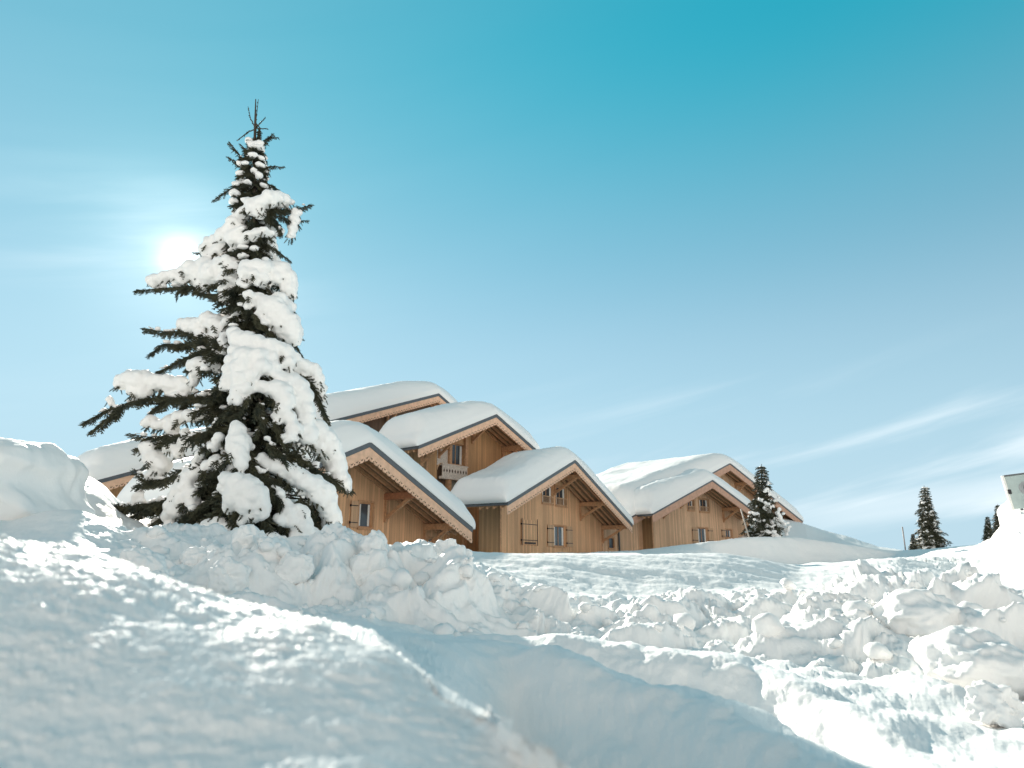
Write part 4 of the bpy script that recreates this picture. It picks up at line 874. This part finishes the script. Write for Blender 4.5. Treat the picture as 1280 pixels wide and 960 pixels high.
BOUGH = [ # (depth at root, depth at tip, [px,py...], sprig length m)
 (.3,.1,[(318,335),(280,352),(245,358),(205,360),(175,363)],.17), (.3,.15,[(240,360),(222,366),(221,374)],.10), (.6,.3,[(315,345),(285,368),(262,368),(250,366)],.16),
 (.5,.0,[(300,430),(262,418),(232,414),(205,415),(185,411)],.19), (.5,.1,[(262,422),(235,430),(205,430),(190,442)],.18), (.5,.2,[(285,430),(250,440),(225,452),(200,464)],.2), (.5,.3,[(285,440),(255,448),(235,462)],.18),
 (.5,.1,[(300,490),(245,497),(200,496),(165,502),(135,512),(108,527)],.2), (.1,.0,[(158,506),(140,520),(116,539)],.17), (.2,.1,[(215,496),(195,510),(187,519)],.16), (.3,.2,[(245,490),(232,505),(226,515)],.15),
 (.8,.1,[(310,525),(260,540),(215,545),(185,546),(167,543)],.2), (.6,.2,[(230,542),(200,555),(172,560)],.16), (.6,.2,[(190,546),(182,556),(170,562)],.12),
 (.8,.1,[(310,560),(270,575),(235,585),(205,600),(175,606)],.22), (.4,.0,[(205,600),(185,598),(170,588)],.14),
 (.6,.0,[(310,590),(260,605),(215,622),(170,634),(120,632)],.24), (.4,.05,[(215,622),(180,640),(155,648)],.2), (.5,.1,[(240,610),(200,630),(150,630)],.22), (.5,.2,[(250,610),(215,640),(190,655)],.2),
 (.9,.5,[(300,600),(255,630),(225,655),(205,672)],.24), (.9,.7,[(300,620),(255,650),(240,672)],.24), (.9,.8,[(305,625),(280,655),(262,682)],.24), (1,.9,[(305,630),(300,660),(310,672)],.2),
 (.2,.0,[(325,160),(318,225)],.1),
 (.3,.0,[(318,228),(340,232),(356,243),(366,252)],.11), (.3,.1,[(320,214),(338,208),(354,209)],.09), (.3,.0,[(320,188),(332,178),(341,168)],.08), (.2,.0,[(320,182),(336,172),(347,172)],.07),
 (.3,.0,[(317,212),(303,198),(287,178)],.10), (.3,.0,[(317,216),(300,206),(286,197)],.09), (.4,.0,[(318,228),(298,232),(282,240),(267,251)],.11), (.4,.2,[(318,200),(308,188),(300,180)],.07), (.4,.2,[(318,240),(304,246),(292,262)],.12),
 (.7,.1,[(322,262),(345,262),(366,263),(388,257)],.14), (.5,.0,[(345,270),(368,276),(384,276)],.10), (.4,.0,[(360,268),(365,285),(365,302)],.11), (.6,.4,[(330,268),(345,276),(352,292)],.14),
 (.5,.2,[(322,300),(345,312),(362,326)],.12), (.8,.7,[(318,275),(312,288),(308,300)],.13), (.4,.2,[(310,300),(290,308),(276,322)],.13), (.3,.1,[(290,312),(262,316),(243,316)],.09),
 (.7,.6,[(318,375),(312,395),(304,412)],.15), (.8,.8,[(318,390),(330,405),(345,422)],.17), (.5,.1,[(345,400),(368,428),(378,446)],.13), (.6,.3,[(330,345),(345,352),(352,362)],.13), (.6, .6,[(322,340),(340,368),(347,366)],.12),
 (.6,.0,[(370,465),(392,480),(400,500),(411,527)],.17), (.8,.8,[(330,468),(345,500),(352,540)],.15), (.9,.9,[(345,520),(352,545),(360,560)],.15), (.9,.9,[(315,490),(305,510),(290,520)],.2), (.9,.9,[(325,500),(330,525),(320,545)],.2),
 (.8,.8,[(310,500),(280,520),(262,540)],.2), (.8,.5,[(350,560),(380,585),(402,602)],.2), (.8,.1,[(365,560),(400,590),(428,605),(438,612)],.19), (.7,.1,[(395,625),(405,650),(418,686)],.18), (.8,.4,[(375,620),(392,650),(402,682)],.18),
 (.9,.8,[(340,600),(358,640),(362,684)],.2), (.9,.8,[(345,610),(370,640),(378,690)],.18), (.95,.9,[(330,640),(340,665),(338,686)],.2), (.9,.9,[(300,550),(285,575),(268,590)],.2), (.9,.9,[(310,560),(325,590),(345,600)],.2), (.9,.9,[(335,550),(360,575),(392,600)],.2),
]
def build_spruce():
    base = W(axis_px(690), 690, TREE_Y); top = W(322, 124, TREE_Y); gz = base.z-.5
    root = empty('spruce_tree', (base.x, base.y, gz)); tag(root, 'tall snow laden spruce standing in front of the chalets at left', 'tree', None)
    O = np.array([base.x, base.y, gz])
    b = MB(); pts = []; rad = []
    for i in range(14):
        t = i/13; p = base.lerp(top, t); p = Vector((p.x+math.sin(t*5)*.05, p.y, p.z)); pts.append(p-Vector(O)); rad.append(.17*(1-t)**.9+.012)
    pts[0].z = -.4; b.tube(pts, rad, 10); b.build('trunk', M['bark'], root)
    fol = Foliage(); snow = []; limb = MB()
    def axis(py): return np.array(W(axis_px(py), py, TREE_Y)[:])
    # surveyed boughs
    for f0, f1, pl, L in BOUGH:
        n = len(pl); P = [tpt(x, y, f0+(f1-f0)*i/(n-1)) for i, (x, y) in enumerate(pl)]
        a = axis(pl[0][1]-6); P2 = [a]+P if np.linalg.norm(P[0]-a) > .15 else P
        fol.bough([p-O for p in P], L, .03 if L < .13 else .038, droop=.45)
        if L > .13:
            Q = np.array(P)-O; nq = int(np.linalg.norm(Q[-1]-Q[0])/.10)
            for q in range(nq):
                if RNG.random() < .55:
                    t = (q+RNG.random())/nq*(len(Q)-1.001); k = int(t); pp = Q[k]+(Q[k+1]-Q[k])*(t-k); rr_ = RNG.uniform(.035, .085)*(1-.4*q/nq)
                    snow.append((pp[0], pp[1]-RNG.uniform(-.06, .10), pp[2]+.035, rr_*1.5, rr_*1.2, rr_*.75))
        limb.tube([Vector(p-O) for p in P2], [.018*(1-i/len(P2))+.005 for i in range(len(P2))], 5)
        if L > .13:
            fol.bough([p-O+np.array([0, -.10, -.05]) for p in P], L*.8, droop=.75)
    # bare leader shoots
    for pl in ([(320,164),(320,150),(323,124)], [(319,160),(313,148),(310,133)], [(320,160),(326,153),(332,147)], [(320,160),(327,161),(335,161)], [(318,162),(310,165),(304,170),(296,176)], [(311,165),(304,170)]):
        P = [np.array(W(x, y, TREE_Y)[:])-O for x, y in pl]; limb.tube([Vector(p) for p in P], [.014]+[.011]*(len(P)-2)+[.006], 5)
        for p, q in zip(P, P[1:]):
            for k in range(5): fol.add(p+(q-p)*k/5, (q-p)/np.linalg.norm(q-p)+RNG.normal(0, .35, 3), .045)
    # snow pads and the sprigs under them
    for f, pl in SNOW:
        c = [tpt(x, y, f)-O for x, y, r in pl]
        for (x, y, r), p in zip(pl, c):
            R_ = r*TREE_Y/FPX*1.06; p = p+np.array([0, -.07, .01]); snow.append((*p, R_*1.04, R_*1.08, R_*.92))
            if RNG.random() < .16:
                a = RNG.uniform(math.pi*1.1, math.pi*1.9); fol.frond(p+np.array([math.cos(a)*R_*.5, math.sin(a)*R_*.75, -R_*.3]), np.array([math.cos(a), math.sin(a)*.5, -.9]), .12+R_*.6, RNG.uniform(-1, 1))
            for k in range(5 if r > 6 else 2):
                a = RNG.uniform(0, 2*math.pi); d = np.array([math.cos(a)*.8, math.sin(a)*.5-.15, -.75])
                fol.add(p+np.array([math.cos(a)*R_*.55, math.sin(a)*R_*.55+.04, -R_*.62]), d+np.array([0, .1, -.3])+RNG.normal(0, .2, 3), R_*.5+.09)
        for p, q in zip(c, c[1:]):   # fill gaps between neighbouring lobes
            if np.linalg.norm(p-q) < .45: m = (p+q)/2; R_ = .5*(snow[-1][3]+snow[-2][3])*.92 if len(snow) > 1 else .1; snow.append((*m, R_, R_, R_*.95))
    # whorls all the way round and the dark inner crown
    for py in np.arange(180, 688, 11.5):
        R_ = crownR(py); n = int(5+R_*3.2)
        a0 = RNG.uniform(0, 6.28)
        for k in range(n):
            a = a0+2*math.pi*k/n+RNG.uniform(-.25, .25); c, s_ = math.cos(a), math.sin(a)
            front = s_ < -.1; reach = R_*RNG.uniform(.68, .9)*(.86 if front else 1.0)
            side = abs(c) > .8
            if side: reach *= .72
            A0 = axis(py-4)-O; dr = np.array([c, s_, 0])
            P = [A0, A0+dr*reach*.5+np.array([0, 0, -.08*reach]), A0+dr*reach+np.array([0, 0, -.42*reach])]
            fol.bough(P, .24 if R_ > .8 else .14, .05, lo=not front and R_ > .8, droop=.6, bare=.12)
            limb.tube([Vector(p) for p in P], [.016, .010, .004], 4)
            if not front:
                for t in (.45, .62, .8, .95):
                    p = P[1]+(P[2]-P[1])*(t-.45)*1.8; r = RNG.uniform(.09, .19)*min(1, R_)
                    if s_ > .2 or RNG.random() < .25: snow.append((p[0], p[1], p[2]+.05, r*1.2, r*1.2, r*.8))
            elif R_ > .35:
                for q in range(3):
                    if RNG.random() < .55:
                        p = P[1]+(P[2]-P[1])*RNG.uniform(.2, 1.05); r = RNG.uniform(.035, .09); snow.append((p[0]+RNG.normal(0, .05), p[1]-.03, p[2]+.04, r*1.6, r*1.3, r*.75))
    o = blobs('snow', snow, root, .036, amp=.034)
    fol.build('foliage', root); limb.build('branches', M['bark'], root)
    return root
def far_spruce(px_top, py_top, px_base, py_base, Y, halfw, label, seed, snowy=.7, cone=.5, group='spruces beyond the snow field'):
    """a whole small spruce in its own size, cheaper sprigs"""
    global RNG
    keep = RNG; RNG = np.random.default_rng(seed)
    base = W(px_base, py_base, Y); top = W(px_top, py_top, Y); H = top.z-base.z; R0 = halfw*Y/FPX
    root = empty('spruce_tree', base); tag(root, label, 'tree', group)
    b = MB(); lean = Vector((top.x-base.x, 0, H)); b.tube([Vector((0, 0, -1.0)), lean*.5, lean], [.028*H, .016*H, .004*H], 7); b.build('trunk', M['bark'], root)
    fol = Foliage(); snow = []; nl = 26
    for i in range(nl):
        t = (i+.3)/nl*.97+.02; R_ = R0*min(1, (1-t)**cone*RNG.uniform(.62, 1.15))+.015*H; n = int(6+5*(1-t))
        for k in range(n):
            a = 2*math.pi*(k+RNG.random()*.8)/n; dr = np.array([math.cos(a), math.sin(a), 0]); A0 = np.array(lean[:])*t; q = R_*RNG.uniform(.6, 1.12)
            up = .25*max(0, t-.6)
            P = [A0, A0+dr*q*.5+np.array([0, 0, (-.02+up)*q]), A0+dr*q+np.array([0, 0, (-.35+up*2)*q])]
            fol.bough(P, .07*H*(1-.5*t)+.02, .016*H, lo=True, droop=.5)
            if RNG.random() < snowy*.45:
                for w in (.5, .8, 1.0):
                    p = np.array(P[1])+(np.array(P[2])-np.array(P[1]))*(w-.3); r = R0*RNG.uniform(.03, .085)*(1-.5*t)
                    for _ in range(3): snow.append((p[0]+RNG.normal(0, r*1.6), p[1]+RNG.normal(0, r*1.6), p[2]+RNG.normal(0, r*.5)+r*.2, r*RNG.uniform(1, 1.9), r*RNG.uniform(1, 1.9), r*.75))
    if label.startswith('young'):
        for (x, y, r) in [(957,612,5),(963,618,4),(955,632,6),(965,634,5),(973,640,6),(970,650,8),(978,655,8),(984,662,7),(962,655,7),(965,668,9),(950,625,4),(960,604,4),(975,668,8),(946,645,5),(970,625,4)]:
            p = W(x, y, Y-R0*.5)-base; r = r*Y/FPX
            for _ in range(5): snow.append((p.x+RNG.normal(0, r*.45), p.y+RNG.normal(0, r*.3), p.z+RNG.normal(0, r*.45), r*RNG.uniform(.3, .55), r*.5, r*RNG.uniform(.25, .5)))
    fol.build('foliage', root, M['needle']); blobs('snow', snow, root, .045*H/5, amp=.04*H/6, sub=1)
    RNG = keep
    return root
build_spruce()
far_spruce(952, 580, 953, 678, 47.5, 25, 'young snow covered spruce beside the right hand gable', 3, .8, .85, group=None)
far_spruce(1155, 607, 1164, 688, 64, 19, 'tallest lone spruce on the skyline right of the chalets', 4, 1.5, .65)
far_spruce(1141, 667, 1142, 690, 66, 7, 'tiny spruce next to the tall lone spruce and the thin marker pole', 5, .5, .7)
far_spruce(1234, 645, 1236, 678, 60, 8, 'left and smaller of the two little spruces by the sign', 6, .4, .8)
far_spruce(1247, 630, 1251, 676, 56, 13, 'right and bigger of the two little spruces by the sign', 8, .4, .8)
#@props
def props():
    # sign in the snow heap at the right edge
    Y = 24; p0 = W(1266, 636, Y); ang = math.radians(4)
    s = empty('road_sign', p0); s.rotation_euler = (0, ang*-1.6, math.radians(-14)); tag(s, 'tilted grey green sign board with pale frame at the right edge, half buried in snow', 'sign')
    w, h = 1.9, 1.12
    b = MB(); b.box(.03, w, -.03, .03, -.02, h); b.build('board', simple('sign_board_grey_green', (.38, .46, .45), .5, noise=.06), s, bevel=.01)
    b = MB(); b.box(-.05, .03, -.05, .05, -.06, h+.04); b.build('frame', M['white'], s, bevel=.01)
    b = MB(); b.box(.03, w, -.05, .05, h+.002, h+.05); b.build('frame_top', M['metal'], s)
    b = MB(); b.box(-.01, .10, -.07, -.035, .50, .66); b.build('bracket', M['iron'], s, bevel=.02)
    # round emblem: pale grey disc with a dark curved mark like a small e
    b = MB(); cx, cz = .60, .64; n = 28
    b.prism([(cx+.24*math.cos(2*math.pi*k/n), cz+.24*math.sin(2*math.pi*k/n)) for k in range(n)], -.038, -.034)
    em = b.build('emblem', simple('emblem_grey', (.30, .32, .33), .5), s)
    b = MB()
    for k in range(15):
        t0 = math.radians(10+k*21.0); t1 = math.radians(10+(k+1)*21.0-(0 if k < 14 else 6)); P = lambda t, r: (cx+.03+r*math.cos(t), cz+r*math.sin(t))
        b.prism([P(t0, .07), P(t0, .125), P(t1, .125), P(t1, .07)][::-1], -.046, -.039)
    b.box(cx-.05, cx+.14, -.046, -.039, cz-.02, cz+.025); b.build('lettering', M['iron'], em)
    b = MB(); b.tube([(1.2, .08, -1.5), (1.2, .08, h-.1)], .05); b.tube([(.3, .08, -1.5), (.3, .08, h-.1)], .05); b.build('post', M['metal'], s)
    # thin poles
    p = W(1132, 688, 60); b = MB(); b.tube([(0, 0, -.5), (0, 0, 28*60/FPX)], .055, 6); o = b.build('marker_pole', simple('pole_grey', (.30, .28, .28), .6)); o.location = p; tag(o, 'thin upright marker pole on the snowy skyline left of the lone spruce', 'pole')
    p = W(936, 671, 45.0); q = W(926, 636, 45.0)-p; b = MB(); b.tube([-q*.3, q], .045, 6); o = b.build('leaning_pole', simple('pole_pale', (.38, .34, .30), .6)); o.location = p; tag(o, 'thin leaning pole stuck in snow before the right hand gable', 'pole')
    # dark knob behind the overhanging drift
    p = W(83, 578, 11.9); s = empty('lamp', p); tag(s, 'small dark round lamp head poking out beside the overhanging drift', 'lamp')
    r = 5*11.9/FPX; b = MB(); b.tube([(-r*1.2, 0, r*.3), (-r*.5, 0, r*.1), (r*.4, 0, -.01), (r*.75, 0, -r*.1), (r*.9, 0, -r*.15)], [r*.6, r*1.0, r*1.0, r*.75, r*.2], 14); b.build('shade', simple('lamp_shade_grey', (.22, .22, .19), .6, noise=.4, scale=30), s)
    b = MB(); b.tube([(-r*.6, 0, -r*.5), (-r*1.1, 0, -r*1.7), (-r*1.6, 0, -r*3.0), (-r*4, 0, -r*12)], r*.28, 8); b.build('arm', M['iron'], s)
props()
